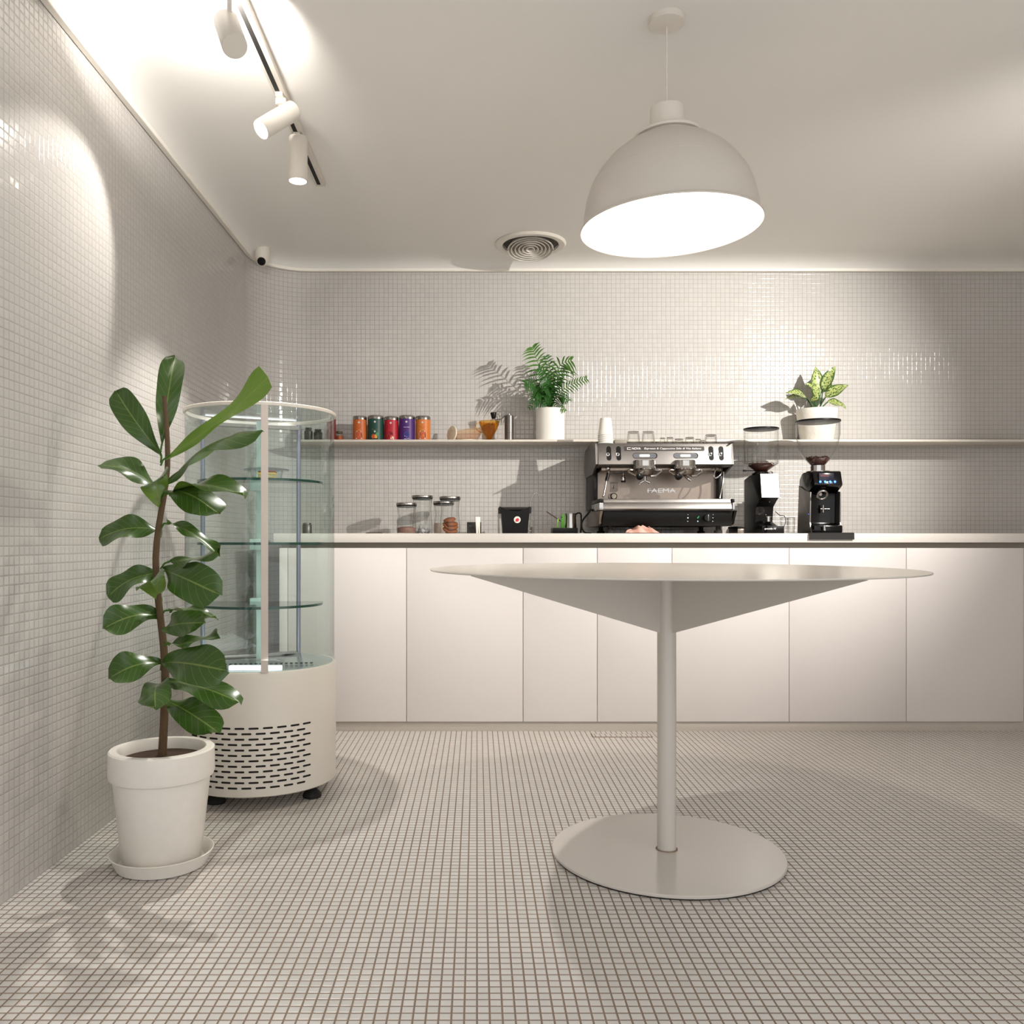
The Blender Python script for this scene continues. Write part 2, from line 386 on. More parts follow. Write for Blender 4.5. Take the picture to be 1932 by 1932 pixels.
askew(MB().lathe([(.086, .2545), (.086, .2575), (.096, .259), (.097, .266), (.09, .270), (.058, .276), (.051, .28), (.051, .285), (.047, .345), (.04, .349), (0, .349)], (TX, TZ, RZ), n=64)).build('cap', M['white'], t, sharp=30)
askew(MB().torus((TX, TZ, RZ+.139), .2168, .0009, n=96, k=6)).build('bead', bpy.data.materials['lamp_shade_white'], t)
MB().cyl((TX, TZ, RZ+.349), (TX, TZ, ZC-.02), .0025, n=10).build('cable', M['white'], t)
MB().lathe([(0, 0), (.05, 0), (.05, -.018), (.012, -.024), (0, -.024)], (TX, TZ, ZC)).build('ceiling_rose', M['white'], t)
b = askew(MB().cyl((TX, TZ, RZ+.215), (TX, TZ, RZ+.26), .02)).build('lamp_holder', M['white'], t)
askew(MB().lathe([(0, .10), (.03, .106), (.046, .125), (.05, .145), (.042, .17), (.022, .2), (.018, .215)], (TX, TZ, RZ), n=32)).build('bulb', M['bulb'], b)
light('pendant_light', 'POINT', (TX+.008, TZ, RZ+.075), 20, (1, .93, .84), parent=t, shadow_soft_size=.02)

# track and spot heads
TRX = X(605, ZC and (ZC-EYE)*F/678)
tz_end = (ZC-EYE)*F/678
t = thing('light_track', (TRX, tz_end, ZC), 'white ceiling track with dark slot carrying the spotlights, upper left', 'track')
MB().box(TRX-.02, TRX+.02, 1.6, tz_end, ZC-.022, ZC, bev=.001).build('rail', M['white'], t)
MB().box(TRX-.011, TRX+.004, 1.62, tz_end-.02, ZC-.0228, ZC-.0218).build('slot', M['rubber'], t)
def head(y, drop, d, off, L, r, label, energy, size):
    """spot head on the track: pivot drop below the rail, housing along d"""
    o = Vector((TRX, y, ZC-.022)); d = Vector(d).normalized()
    t = thing('track_spotlight', o, label, 'spotlight', )
    MB().box(o.x-.012, o.x+.012, y-.035, y+.035, o.z-.014, o.z, bev=.002).build('adapter', M['white'], t)
    piv = o + Vector((0, 0, -drop))
    MB().cyl(o + Vector((0, 0, -.03)), o + Vector((0, 0, -.008)), .018).cyl(o + Vector((0, 0, -.03)), piv, .007).build('arm', M['white'], t)
    a = piv - d*off; b = a + d*L
    MB().lathe([(0, 0), (r*.96, 0), (r, .003), (r, L-.002), (r*.97, L), (r*.92, L), (r*.92, L-.006), (0, L-.006)], a, d, n=40).build('housing', M['white'], t, sharp=30)
    MB().lathe([(0, 0), (r*.91, 0)], a + d*(L-.004), d).build('lens', M['lens'], t)
    if energy: light('spot_light', 'SPOT', b + d*.004, energy, (1, .96, .9), target=b + d, parent=t, spot_size=size, spot_blend=.4, shadow_soft_size=.02)
    return t
head(2.88, .07, (-.56, -.46, -.62), .06, .155, .033, 'white cylinder spotlight on the ceiling track tilted down to the left', 30, 1.0)
head(3.16, .006, (-.01, 0, -1), 0, .16, .034, 'white cylinder spotlight pointing straight down near the far track end', 85, 1.5)
head(2.28, .135, (-.32, .5, .8), .08, .13, .033, 'white cylinder spotlight turned up to the ceiling, nearest one on the track', 42, 2.3)

# ------------------------------------------------------------------ dining table
TT = .819; RT = .679
t = thing('dining_table', (TX, TZ, 0), 'round white pedestal table with a thin top and a round floor plate', 'table')
MB().lathe([(0, TT-.004), (RT-.002, TT-.004), (RT, TT-.002), (RT-.001, TT), (0, TT)], (TX, TZ, 0), n=128).build('tabletop', M['table'], t, sharp=30)
MB().cyl((TX, TZ, .014), (TX, TZ, TT-.004), .027, n=32).build('column', M['table'], t)
MB().lathe([(0, .004), (.326, .004), (.328, .006), (.328, .011), (.326, .013), (0, .014)], (TX, TZ, 0), n=128).build('base_plate', M['table'], t, sharp=30)
MB().lathe([(0, 0), (.324, 0), (.324, .004), (0, .004)], (TX, TZ, 0), n=96).build('rubber_pad', M['rubber'], t, sharp=30)
for a in (214, 297, 34, 117):
    c, s = math.cos(math.radians(a)), math.sin(math.radians(a)); Rf = RT-.004; th = .0015
    mb = MB(); vs = []
    for sgn in (-1, 1):
        nx, ny = -s*th*sgn, c*th*sgn
        vs.append([mb.bm.verts.new((TX+c*r+nx, TZ+s*r+ny, z)) for r, z in [(.024, TT-.0045), (.024, .638), (.03, .637), (Rf, TT-.0055), (Rf, TT-.0045)]])
    A, B = vs; mb.face(A, False); mb.face(B[::-1], False)
    for i in range(5): mb.face([A[i], B[i], B[(i+1) % 5], A[(i+1) % 5]], False)
    mb.build('support_fin', M['table'], t, sharp=20)
MB().torus((TX, TZ, .0145), .029, .0025).build('weld_ring', mat('stained_weld', '8d7a68', .7, noise=.35, nscale=90), t)

# ------------------------------------------------------------------ display case
CX, CY, CR = -.778, 3.112, .2667
BZ0, BZ1, TZ1 = .05, .464, 1.361
t = thing('display_case', (CX, CY, 0), 'round white refrigerated display case with curved glass, left of the cabinets', 'display case')
C0 = (CX, CY, 0)
MB().lathe([(0, BZ0), (CR-.006, BZ0), (CR, BZ0+.004), (CR, BZ1-.004), (CR-.003, BZ1), (CR-.012, BZ1), (CR-.012, BZ1-.012), (0, BZ1-.012)], C0, n=96).build('base', M['white'], t, sharp=40)
MB().lathe([(CR-.012, BZ1-.002), (CR-.012, BZ1+.001), (CR-.035, BZ1+.001), (CR-.06, BZ1-.006), (0, BZ1-.006)], C0, n=96).build('tray', M['tray'], t, sharp=40)
mb = MB(); 
for k in range(12):
    z = .28 - .0179*k; n = 10 if k % 2 == 0 else 9
    for j in range(n):
        a = math.radians((48.5 if k % 2 == 0 else 43.5) - 9.9*j); hw = math.radians(3.55)*CR; hh = .0032
        pts = []
        for i in range(7): q = -PI/2 + PI*i/6; pts.append((hw-hh+hh*math.cos(q), hh*math.sin(q)))
        for i in range(7): q = PI/2 + PI*i/6; pts.append((-hw+hh+hh*math.cos(q), hh*math.sin(q)))
        mb.wrap([(u, v) for u, v in pts], (CX, CY, z), CR+.0006, a)
mb.build('vent_grille', mat('vent_slot_shade', '120d0a', .8), t, recalc=False, sharp=0)  # flat patches, the darkness of the slot holes is painted on
def ang(deg): # 0 = towards camera, positive to the right
    return math.radians(deg - 90)
glass_r = CR-.006
for nm, a0, a1 in (('front_glass', 16, 160), ('side_glass', -110, 16)):
    MB().lathe([(glass_r, BZ1), (glass_r, TZ1-.012)], C0, n=64, a0=ang(a0), a1=ang(a1)).build(nm, M['glass'], t)
p1 = Vector((CX+.252*math.cos(ang(160)), CY+.252*math.sin(ang(160)))); p2 = Vector((CX+.252*math.cos(ang(-110)), CY+.252*math.sin(ang(-110))))
d = (p2-p1).normalized(); nn = Vector((-d.y, d.x))
mid = (p1+p2)/2
mb = MB(); vs = [mb.bm.verts.new((p.x, p.y, z)) for p, z in ((p1, BZ1), (mid+d*.02, BZ1), (mid+d*.02, TZ1-.03), (p1, TZ1-.03))]; mb.face(vs); mb.build('sliding_door', M['glass'], t)
mb = MB(); q1 = mid-d*.02 + nn*.012; q2 = p2+nn*.012; vs = [mb.bm.verts.new((p.x, p.y, z)) for p, z in ((q1, BZ1), (q2, BZ1), (q2, TZ1-.03), (q1, TZ1-.03))]; mb.face(vs); mb.build('sliding_door', M['glass'], t)
def bar(mb, a, b, z0, z1, w):
    a = Vector(a[:2]); b = Vector(b[:2]); dd = (b-a).normalized(); n_ = Vector((-dd.y, dd.x))*w/2
    c = [a-n_, b-n_, b+n_, a+n_]
    lo = [mb.bm.verts.new((q.x, q.y, z0)) for q in c]; hi = [mb.bm.verts.new((q.x, q.y, z1)) for q in c]
    mb.face(lo[::-1]); mb.face(hi)
    for i in range(4): mb.face([lo[i], lo[(i+1) % 4], hi[(i+1) % 4], hi[i]])
mb = MB(); bar(mb, p1, p2, TZ1-.034, TZ1-.022, .03); mb.build('door_track', M['steel'], t)
mb = MB(); bar(mb, p1, p2, BZ1+.001, BZ1+.008, .03); mb.build('door_track', M['steel'], t)
mb = MB(); o_ = -nn*.03; bar(mb, p1+o_, p2+o_, TZ1-.03, TZ1-.018, .02); mb.build('led_strip', M['led'], t)
for p in (p1, p2):
    MB().cyl((p.x, p.y, BZ1), (p.x, p.y, TZ1-.014), .0085, n=12).build('post', M['violet'], t)
# front mullion
a = ang(16.5); r = CR-.005; c, s = math.cos(a), math.sin(a)
mb = MB()
pa = Vector((CX+c*r - s*.0115, CY+s*r + c*.0115)); pb = Vector((CX+c*r + s*.0115, CY+s*r - c*.0115)); bar(mb, pa, pb, BZ1-.002, TZ1-.012, .012)
mb.build('mullion', mat('mullion_white', 'cdc2ba', .4), t)
# top ring, glass lid
MB().lathe([(CR, TZ1-.012), (CR+.001, TZ1-.009), (CR+.001, TZ1-.002), (CR-.002, TZ1), (CR-.012, TZ1), (CR-.012, TZ1-.004), (CR-.01, TZ1-.012), (CR, TZ1-.012)], C0, n=96).build('top_ring', M['white'], t, sharp=40)
MB().lathe([(0, TZ1-.006), (CR-.011, TZ1-.006)], C0, n=96).build('glass_lid', M['lidglass'], t)
# shelves: rounded front, straight back
for zs in (1.112, .894, .677):
    R = .2195; yb = CY+.07; a0 = math.asin(.07/R)
    outl = [(CX+R*math.cos(PI-a0+(PI+2*a0)*i/64), CY+R*math.sin(PI-a0+(PI+2*a0)*i/64)) for i in range(65)]
    mb = MB(); vs = [mb.bm.verts.new((x_, y_, zs)) for x_, y_ in outl]; mb.face(vs, False)
    sh = mb.build('glass_shelf', M['shelfglass'], t)
    mb = MB(); lo = [mb.bm.verts.new((x_, y_, zs-.0085)) for x_, y_ in outl]; hi = [mb.bm.verts.new((x_, y_, zs)) for x_, y_ in outl]
    for i in range(64): mb.face([lo[i], lo[i+1], hi[i+1], hi[i]])
    mb.build('shelf_edge', M['green_edge'], sh)
# rear glass support column with clips
sx = X(488, 3.19)
MB().box(sx-.008, sx+.012, 3.188, 3.196, BZ1, TZ1-.02).build('shelf_support', M['paleglass'], t)
for zs in (1.112, .894, .677):
    MB().box(sx-.027, sx+.02, 3.165, 3.187, zs-.028, zs+.012, bev=.002).build('shelf_clip', M['paleglass'], t)
# floor of the case: slots, lamp
mb = MB()
for k in range(18):
    a = X(421, 3.05)+.0175*k; mb.box(a, a+.009, 3.06+.0035*k*.6, 3.069+.0035*k*.6, BZ1-.004, BZ1-.001)
mb.build('tray_slots', M['black'], t)
MB().box(X(432, 2.93), X(531, 2.93), 2.925, 2.945, BZ1-.004, BZ1+.012, bev=.002).build('lamp_tube', M['led'], t)
light('case_light', 'AREA', (X(480, 2.93), 2.95, BZ1+.02), .35, (.93, 1, .97), target=(X(480, 2.93), 3.1, 1.2), parent=t, size=.2)
for (px, py) in ((588, 1508), (400, 1519)):
    z = EYE*F/(py-PY-3); fx = X(px, z) if px > 500 else X(px+6, z)
    MB().lathe([(0, 0), (.031, 0), (.033, .006), (.03, .016), (.02, .026), (.014, .032), (.014, BZ0), (0, BZ0)], (fx, z+.01, 0), n=24).build('foot', M['rubber'], t)
for a in (130, 230):
    MB().lathe([(0, 0), (.031, 0), (.033, .006), (.03, .016), (.014, .032), (.014, BZ0), (0, BZ0)], (CX+.2*math.cos(ang(a)), CY+.2*math.sin(ang(a)), 0), n=24).build('foot', M['rubber'], t)
# cake in a plastic tub
ck = Vector((X(503, 3.06), 3.06, 1.112))
t = thing('plastic_tub', ck, 'clear plastic tub holding the cake slice on the top shelf of the display case', 'tub')
MB().lathe([(0, .001), (.05, .001), (.057, .035), (.056, .036)], ck).build('cup', M['clear'], t)
MB().lathe([(.078, .036), (.078, .04), (.05, .044), (0, .045)], ck).build('lid', thin_glass('tub_lid', (.8, .85, .87)), t)
t = thing('cake_slice', ck + Vector((0, 0, .002)), 'slice of layered sponge cake with red glaze inside the clear tub', 'cake')
cs = lambda z0, z1: MB().prism([(ck.x-.026, ck.y+.03), (ck.x-.026, ck.y-.025), (ck.x+.036, ck.y-.02), (ck.x+.03, ck.y+.028)], ck.z+z0, ck.z+z1, 'z', bev=.003)
cs(.002, .014).build('sponge', mat('sponge', 'e9cf7e', .8, bump=1, noise=.2), t)
cs(.0145, .018).build('cream', mat('cream', 'f4ead0', .5), t)
cs(.0185, .029).build('sponge', bpy.data.materials['sponge'], t)
cs(.0292, .033).build('glaze', mat('red_glaze', 'b5431d', .25), t)

# ------------------------------------------------------------------ plants
def leaf_mat(name, top, back, vein, vscale=9, blotch=None):
    m = bpy.data.materials.new(name); m.use_nodes = True; nt = m.node_tree; N = nt.nodes; L = nt.links; b = N['Principled BSDF']
    tc = N.new('ShaderNodeTexCoord'); sp = N.new('ShaderNodeSeparateXYZ'); L.new(tc.outputs['UV'], sp.inputs[0])
    def mth(op, a, bb=None, cc=None):
        n = N.new('ShaderNodeMath'); n.operation = op
        for i, v in enumerate((a, bb, cc)):
            if v is None: continue
            if isinstance(v, (int, float)): n.inputs[i].default_value = v
            else: L.new(v, n.inputs[i])
        return n.outputs[0]
    sd = mth('ABSOLUTE', mth('SUBTRACT', sp.outputs[0], .5))     # 0 at the midrib, .5 at the edge
    mid = mth('LESS_THAN', sd, .022)
    lat = mth('LESS_THAN', mth('FRACT', mth('SUBTRACT', mth('MULTIPLY', sp.outputs[1], vscale), mth('MULTIPLY', sd, vscale*.45))), .07)
    v = mth('MAXIMUM', mid, mth('MULTIPLY', lat, .6))
    mx = N.new('ShaderNodeMix'); mx.data_type = 'RGBA'; mx.inputs[6].default_value = lin(top); mx.inputs[7].default_value = lin(back)
    geo = N.new('ShaderNodeNewGeometry'); L.new(geo.outputs['Backfacing'], mx.inputs[0])
    base = mx.outputs[2]
    if blotch:
        nz = N.new('ShaderNodeTexNoise'); nz.inputs['Scale'].default_value = 120; nz.inputs['Detail'].default_value = 1; L.new(tc.outputs['Object'], nz.inputs[0])
        msk = mth('MULTIPLY', mth('GREATER_THAN', nz.outputs[0], .45), mth('LESS_THAN', sd, .38))
        m3 = N.new('ShaderNodeMix'); m3.data_type = 'RGBA'; L.new(msk, m3.inputs[0]); L.new(base, m3.inputs[6]); m3.inputs[7].default_value = lin(blotch); base = m3.outputs[2]
    m2 = N.new('ShaderNodeMix'); m2.data_type = 'RGBA'; L.new(base, m2.inputs[6]); m2.inputs[7].default_value = lin(vein); L.new(mth('MULTIPLY', v, .55), m2.inputs[0])
    L.new(m2.outputs[2], b.inputs['Base Color']); b.inputs['Roughness'].default_value = .3
    b.inputs['Subsurface Weight'].default_value = 0
    bp = N.new('ShaderNodeBump'); bp.inputs['Strength'].default_value = .5; bp.inputs['Distance'].default_value = .003; bp.invert = True
    L.new(v, bp.inputs['Height']); L.new(bp.outputs[0], b.inputs['Normal'])
    return m
M['fig'] = leaf_mat('fig_leaf', '37561c', '6c8c34', '8a9a50')
M['palm'] = mat('palm_leaf', '27541b', .4, noise=.2, nscale=25)
M['palml'] = mat('palm_leaf_light', '436d25', .4, noise=.2, nscale=25)
M['agla'] = leaf_mat('variegated_leaf', '3d5a22', '6b7c3c', 'b4bd7c', 12, blotch='a9b36e')
def leaf(mb, B, T, wid, up, sag=.0, fold=.15, wav=.006, kind='fig', ph=0, curl=0, nt=18, ns=8):
    B = Vector(B); T = Vector(T); ax = T-B; L = ax.length; ax.normalize(); up = Vector(up); up = (up - ax*up.dot(ax)).normalized(); side = ax.cross(up)
    uvl = mb.bm.loops.layers.uv.verify(); grid = []
    for i in range(nt+1):
        u = i/nt
        if kind == 'fig': wv = (math.sin(PI*min(1, u**1.15))**.5)*(.30+.78*u) * (1+.10*math.sin(PI*2*u+.6)) if 0 < u < 1 else 0
        elif kind == 'fan': wv = (.10+.10*min(1, u*4)+.42*u**2.0)*(1 if u < .93 else .93) if u < 1 else .5
        else: wv = math.sin(PI*u**.8)**.9 if 0 < u < 1 else 0
        wv = max(wv, .02)*wid/2
        c = B + ax*L*u + up*(sag*math.sin(PI*u)) - up*curl*u*u*u
        row = []
        for j in range(ns+1):
            s = -1+2*j/ns
            off = side*s*wv + up*(abs(s)*wv*fold + wav*abs(s)**1.5*math.sin(9*u+ph+(2 if s > 0 else 0)))
            row.append((mb.bm.verts.new(c+off), (j/ns, u)))
        grid.append(row)
    for A, Bq in zip(grid, grid[1:]):
        for j in range(ns):
            q = [A[j], A[j+1], Bq[j+1], Bq[j]]; f = mb.face([x[0] for x in q])
            if f:
                for l, x in zip(f.loops, q): l[uvl].uv = x[1]
FX, FY = -.875, 2.40
t = thing('potted_fig', (FX, FY, .012), 'fiddle-leaf fig in a white pot standing before the display case', 'potted plant')
F0 = (FX, FY, 0)
MB().lathe([(0, .016), (.1, .016), (.105, .022), (.128, .235), (.13, .245), (.138, .25), (.141, .26), (.14, .322), (.136, .326), (.118, .326), (.114, .318), (.112, .29), (0, .29)], F0, n=64).build('pot', M['ceramic'], t, sharp=35)
MB().lathe([(.113, .296), (.08, .301), (0, .305)], F0, n=40).build('soil', M['soil'], t)
MB().tube([(FX, FY, .29), (FX+.012, FY-.01, .55), (FX-.01, FY-.02, .85), (FX+.015, FY, 1.1), (FX+.01, FY-.01, 1.3)], .009, sub=6, rs=(.012, .006)).build('trunk', mat('fig_bark', '5e4a34', .8, noise=.2), t)
s_ = thing('plant_saucer', F0, 'white plastic saucer under the pot of the fiddle-leaf fig', 'saucer')
MB().lathe([(0, .0), (.112, .0), (.12, .004), (.136, .038), (.139, .042), (.136, .043), (.131, .04), (.116, .012), (0, .012)], F0, n=64).build('dish', M['ceramic'], s_, sharp=35)
UP = (0, 0, 1)
# base px,py / tip px,py in the photograph frame with depths: (bx,by,bZ, tx,ty,tZ, width, up, sag, fold)
LV = [
 (312, 865, 2.39, 506, 712, 2.25, .125, (-.25, .85, -.35), .02, -.25),
 (318, 912, 2.39, 488, 802, 2.25, .125, (.3, -.5, .8), .03, -.4),
 (318, 930, 2.38, 458, 925, 2.18, .12, (.2, -.45, .85), .02, .25),
 (315, 925, 2.38, 412, 962, 2.25, .13, (.3, -.8, .5), .02, -.15),
 (315, 985, 2.38, 414, 1038, 2.25, .06, (.2, -.6, .8), .01, .3),
 (318, 1060, 2.37, 404, 1032, 2.24, .075, (.1, -.6, .8), -.01, -.2),
 (310, 1075, 2.38, 407, 1118, 2.24, .15, (.2, -.95, .15), .02, .1),
 (318, 1150, 2.38, 406, 1158, 2.26, .05, (.1, -.5, .85), .01, -.2),
 (308, 1185, 2.37, 379, 1172, 2.20, .10, (.1, -.9, .3), .01, .1),
 (315, 1215, 2.37, 408, 1192, 2.26, .07, (.2, -.6, .75), -.01, .25),
 (308, 1250, 2.38, 420, 1262, 2.22, .155, (.1, -.9, .35), .02, .1),
 (312, 1285, 2.38, 448, 1316, 2.20, .105, (.15, -.6, .75), .01, -.2),
 (312, 1320, 2.38, 408, 1376, 2.22, .12, (.3, -.85, .4), .01, .2),
 # the side of the plant outside the photograph
 (306, 860, 2.40, 215, 735, 2.42, .11, (-.4, -.6, .6), .02, .2),
 (306, 840, 2.41, 330, 668, 2.50, .10, (.2, -.8, .2), .02, .2),
 (306, 930, 2.40, 190, 870, 2.33, .12, (-.2, -.6, .8), .02, .2),
 (306, 1000, 2.40, 185, 1010, 2.35, .12, (-.1, -.8, .6), .02, .15),
 (306, 1080, 2.40, 200, 1120, 2.35, .12, (-.1, -.8, .6), .02, .15),
 (306, 1160, 2.40, 195, 1180, 2.30, .13, (-.1, -.8, .5), .02, .15),
 (306, 1250, 2.40, 205, 1275, 2.32, .13, (-.1, -.8, .5), .02, .15),
 (306, 960, 2.40, 300, 890, 2.22, .11, (0, -.7, .6), .02, .15),
 (306, 1130, 2.40, 280, 1090, 2.20, .12, (0, -.8, .5), .02, .15),
 (306, 1290, 2.40, 290, 1330, 2.22, .12, (0, -.8, .5), .02, .15),
]
for i, (bx, by, bZ, tx, ty, tZ, wd, up, sag, fold) in enumerate(LV):
    mb = MB(); A = P(bx, by, bZ); Bt = P(tx, ty, tZ); 
    leaf(mb, A, Bt, wd, up, sag, fold, .011, 'fan' if i == 0 else 'fig', i*1.3, curl=0 if i == 0 else .015)
    # petiole to the trunk
    lf = mb.build('leaf', M['fig'], t, sharp=0, recalc=False)
    st = Vector((FX, FY-.01, A.z-.02)); MB().tube([st, (st+A)/2+Vector((0, 0, .006)), A+(Bt-A)*.05], .0028, n=6).build('petiole', M['palml'], lf)

# parlour palm on the shelf
ZP = 4.565; pc = Vector((X(1038, ZP), ZP, ST))
t = thing('potted_palm', pc, 'feathery green palm in a plain white cylinder pot on the wall shelf', 'potted plant')
hp = H(772, ZP)-ST
MB().lathe([(0, 0), (.073, 0), (.0755, .003), (.0755, hp-.002), (.0735, hp), (.07, hp), (.068, hp-.006), (.068, hp-.02), (0, hp-.02)], pc, n=64).build('pot', M['ceramic'], t, sharp=35)
MB().lathe([(.0675, hp-.019), (0, hp-.012)], pc).build('soil', M['soil'], t)
def frond(pts, ll, n, name='frond', m=None, droop=.25, start=.3, dense=1):
    pts = [Vector(p) for p in pts]
    mb = MB(); mb.tube(pts, .0016, n=6, sub=6, rs=(.0022, .0008))
    def at(u):
        k = u*(len(pts)-1); i = min(int(k), len(pts)-2); f = k-i
        p0 = pts[max(i-1, 0)]; p1 = pts[i]; p2 = pts[i+1]; p3 = pts[min(i+2, len(pts)-1)]
        return .5*((2*p1)+(p2-p0)*f+(2*p0-5*p1+4*p2-p3)*f*f+(-p0+3*p1-3*p2+p3)*f**3)
    for i in range(n):
        u = start + (1-start)*(i+.5)/n; p = at(u); q = at(min(1, u+.03)); d = (q-p).normalized() if (q-p).length > 1e-6 else (at(1)-at(.95)).normalized()
        side = d.cross(Vector((0, -1, .35))).normalized()
        for sg in (-1, 1):
            L = ll*(.55+.45*math.sin(PI*min(1, (u-start)/(1-start)*.8+.2)))*random.uniform(.85, 1.1)
            if i >= n-1: L *= .8
            dr = (side*sg*.85 + d*.55 + Vector((0, random.uniform(-.25, .15), 0))).normalized()
            B = p; k = 6; wd = .0098 if ll > .065 else .007; prev = None; upv = d.cross(dr).normalized(); sd = dr.cross(upv).normalized()
            for j in range(k+1):
                s = j/k; c = B + dr*L*s + Vector((0, 0, -droop*L*s*s)); ww = wd*max(.04, math.sin(PI*(.08+.92*s)**.7))
                a = mb.bm.verts.new(c+sd*ww/2); b2 = mb.bm.verts.new(c-sd*ww/2); m0 = mb.bm.verts.new(c+upv*ww*.12)
                if prev: mb.face([prev[0], prev[2], m0, a]); mb.face([prev[2], prev[1], b2, m0])
                prev = (a, b2, m0)
    return mb.build(name, m or M['palm'], t, sharp=0, recalc=False)
base = pc + Vector((0, 0, hp-.015))
def PP(*a): return [P(x, y, ZP+dz) for x, y, dz in a]
b0 = (1038, 776)
frond([base+Vector((0, 0, 0))] + PP((1036, 745, 0), (1022, 705, -.05), (1010, 672, -.10), (1004, 655, -.13)), .10, 12, m=M['palml'], start=.28, droop=.35)
frond([base] + PP((1043, 745, 0), (1048, 715, -.04), (1058, 688, -.07), (1078, 680, -.09)), .105, 10, m=M['palml'], start=.4, droop=.5)
frond([base] + PP((1045, 755, 0), (1062, 735, -.02), (1085, 722, -.04), (1107, 714, -.06)), .055, 14, m=M['palml'], start=.3, droop=.3)
frond([base] + PP((1030, 755, 0), (1020, 735, -.05), (1006, 722, -.10), (990, 722, -.13)), .07, 13, start=.3, droop=.5)
frond([base] + PP((1034, 755, -.02), (1040, 735, -.05), (1050, 720, -.08), (1060, 716, -.1)), .06, 12, start=.2, droop=.5)
frond([base] + PP((1032, 758, -.02), (1022, 745, -.05), (1012, 748, -.08), (1004, 760, -.09)), .05, 11, start=.2, droop=.4)
frond([base] + PP((1044, 758, -.02), (1054, 748, -.05), (1064, 748, -.07), (1072, 756, -.08)), .05, 11, start=.2, droop=.4)
frond([base] + PP((1036, 750, 0), (1033, 728, -.05), (1026, 706, -.10), (1016, 694, -.13)), .07, 13, start=.25, droop=.5)
frond([base] + PP((1040, 748, .01), (1044, 725, .02), (1052, 705, .03), (1066, 700, .04)), .06, 12, start=.25, droop=.5)
frond([base] + PP((1038, 752, -.03), (1036, 735, -.06), (1032, 722, -.09), (1026, 716, -.1)), .055, 12, start=.2, droop=.5)
frond([base] + PP((1040, 762, -.01), (1050, 764, -.03), (1058, 768, -.05), (1066, 775, -.06)), .03, 8, m=M['palml'], start=.3, droop=.3)
frond([base] + PP((1034, 762, -.01), (1022, 760, -.03), (1010, 762, -.05), (998, 770, -.06)), .035, 8, start=.3, droop=.3)
frond([base] + PP((1040, 745, .0), (1040, 715, -.02), (1036, 690, -.03), (1030, 672, -.03)), .07, 10, m=M['palm'], start=.35, droop=.5)

random.seed(21)
for i in range(9):
    a = random.uniform(-1, 1); hgt = random.uniform(.06, .13); fw = random.uniform(-.09, .03)
    frond([base+Vector((random.uniform(-.015, .015), 0, 0)), base+Vector((a*.02, fw*.3, hgt*.5)), base+Vector((a*.055, fw*.7, hgt*.95)), base+Vector((a*.10, fw, hgt*random.uniform(.75, 1.05)))], .05, 11, start=.25, droop=.55)

# variegated plant at the right end of the shelf
ZA = 4.56; ac = Vector((X(1541, ZA), ZA, ST))
t = thing('potted_aglaonema', ac, 'cream variegated leafy plant in a white textured pot behind the right grinder', 'potted plant')
ha = H(773, ZA)-ST
MB().lathe([(0, 0), (.08, 0), (.083, .004), (.104, ha-.005), (.103, ha), (.098, ha), (.095, ha-.02), (0, ha-.02)], ac, n=64).build('pot', mat('textured_pot', 'e8e2d8', .6, bump=1, nscale=60), t, sharp=35)
MB().lathe([(.0945, ha-.019), (0, ha-.012)], ac).build('soil', M['soil'], t)
ab = ac + Vector((0, 0, ha-.015))
AG = [((1541, 768), (1540, 752), (1540, 690), .075, (.1, -1, .1)), ((1538, 768), (1524, 752), (1482, 750), .055, (0, -.6, .8)), ((1540, 768), (1522, 750), (1484, 738), .06, (0, -.7, .6)),
      ((1543, 768), (1549, 740), (1566, 711), .07, (-.3, -.9, .2)), ((1538, 768), (1532, 735), (1522, 722), .03, (.3, -.8, .3)), ((1545, 768), (1556, 750), (1600, 725), .07, (-.2, -.8, .5)),
      ((1546, 768), (1560, 758), (1598, 768), .06, (0, -.7, .7)), ((1542, 768), (1552, 735), (1575, 690), .06, (-.4, -.8, .1)), ((1539, 768), (1530, 758), (1545, 738), .045, (.4, -.8, .5))]
for i, (a, bq, c, wd, up) in enumerate(AG):
    dz = -.03*(i % 3); S = P(*bq, ZA+dz/2); E = P(*c, ZA+dz-.01)
    mb = MB(); leaf(mb, S, E, wd, up, .008, .2, .003, 'agla', i, curl=.01, nt=12, ns=6)
    lf = mb.build('leaf', M['agla'], t, sharp=0, recalc=False)
    MB().tube([ab+Vector((.004*(i-4), 0, 0)), (ab+S)/2+Vector((.003*(i-4), 0, .004)), S+(E-S)*.04], .003, n=6, sub=3).build('stem', M['palm'], lf)

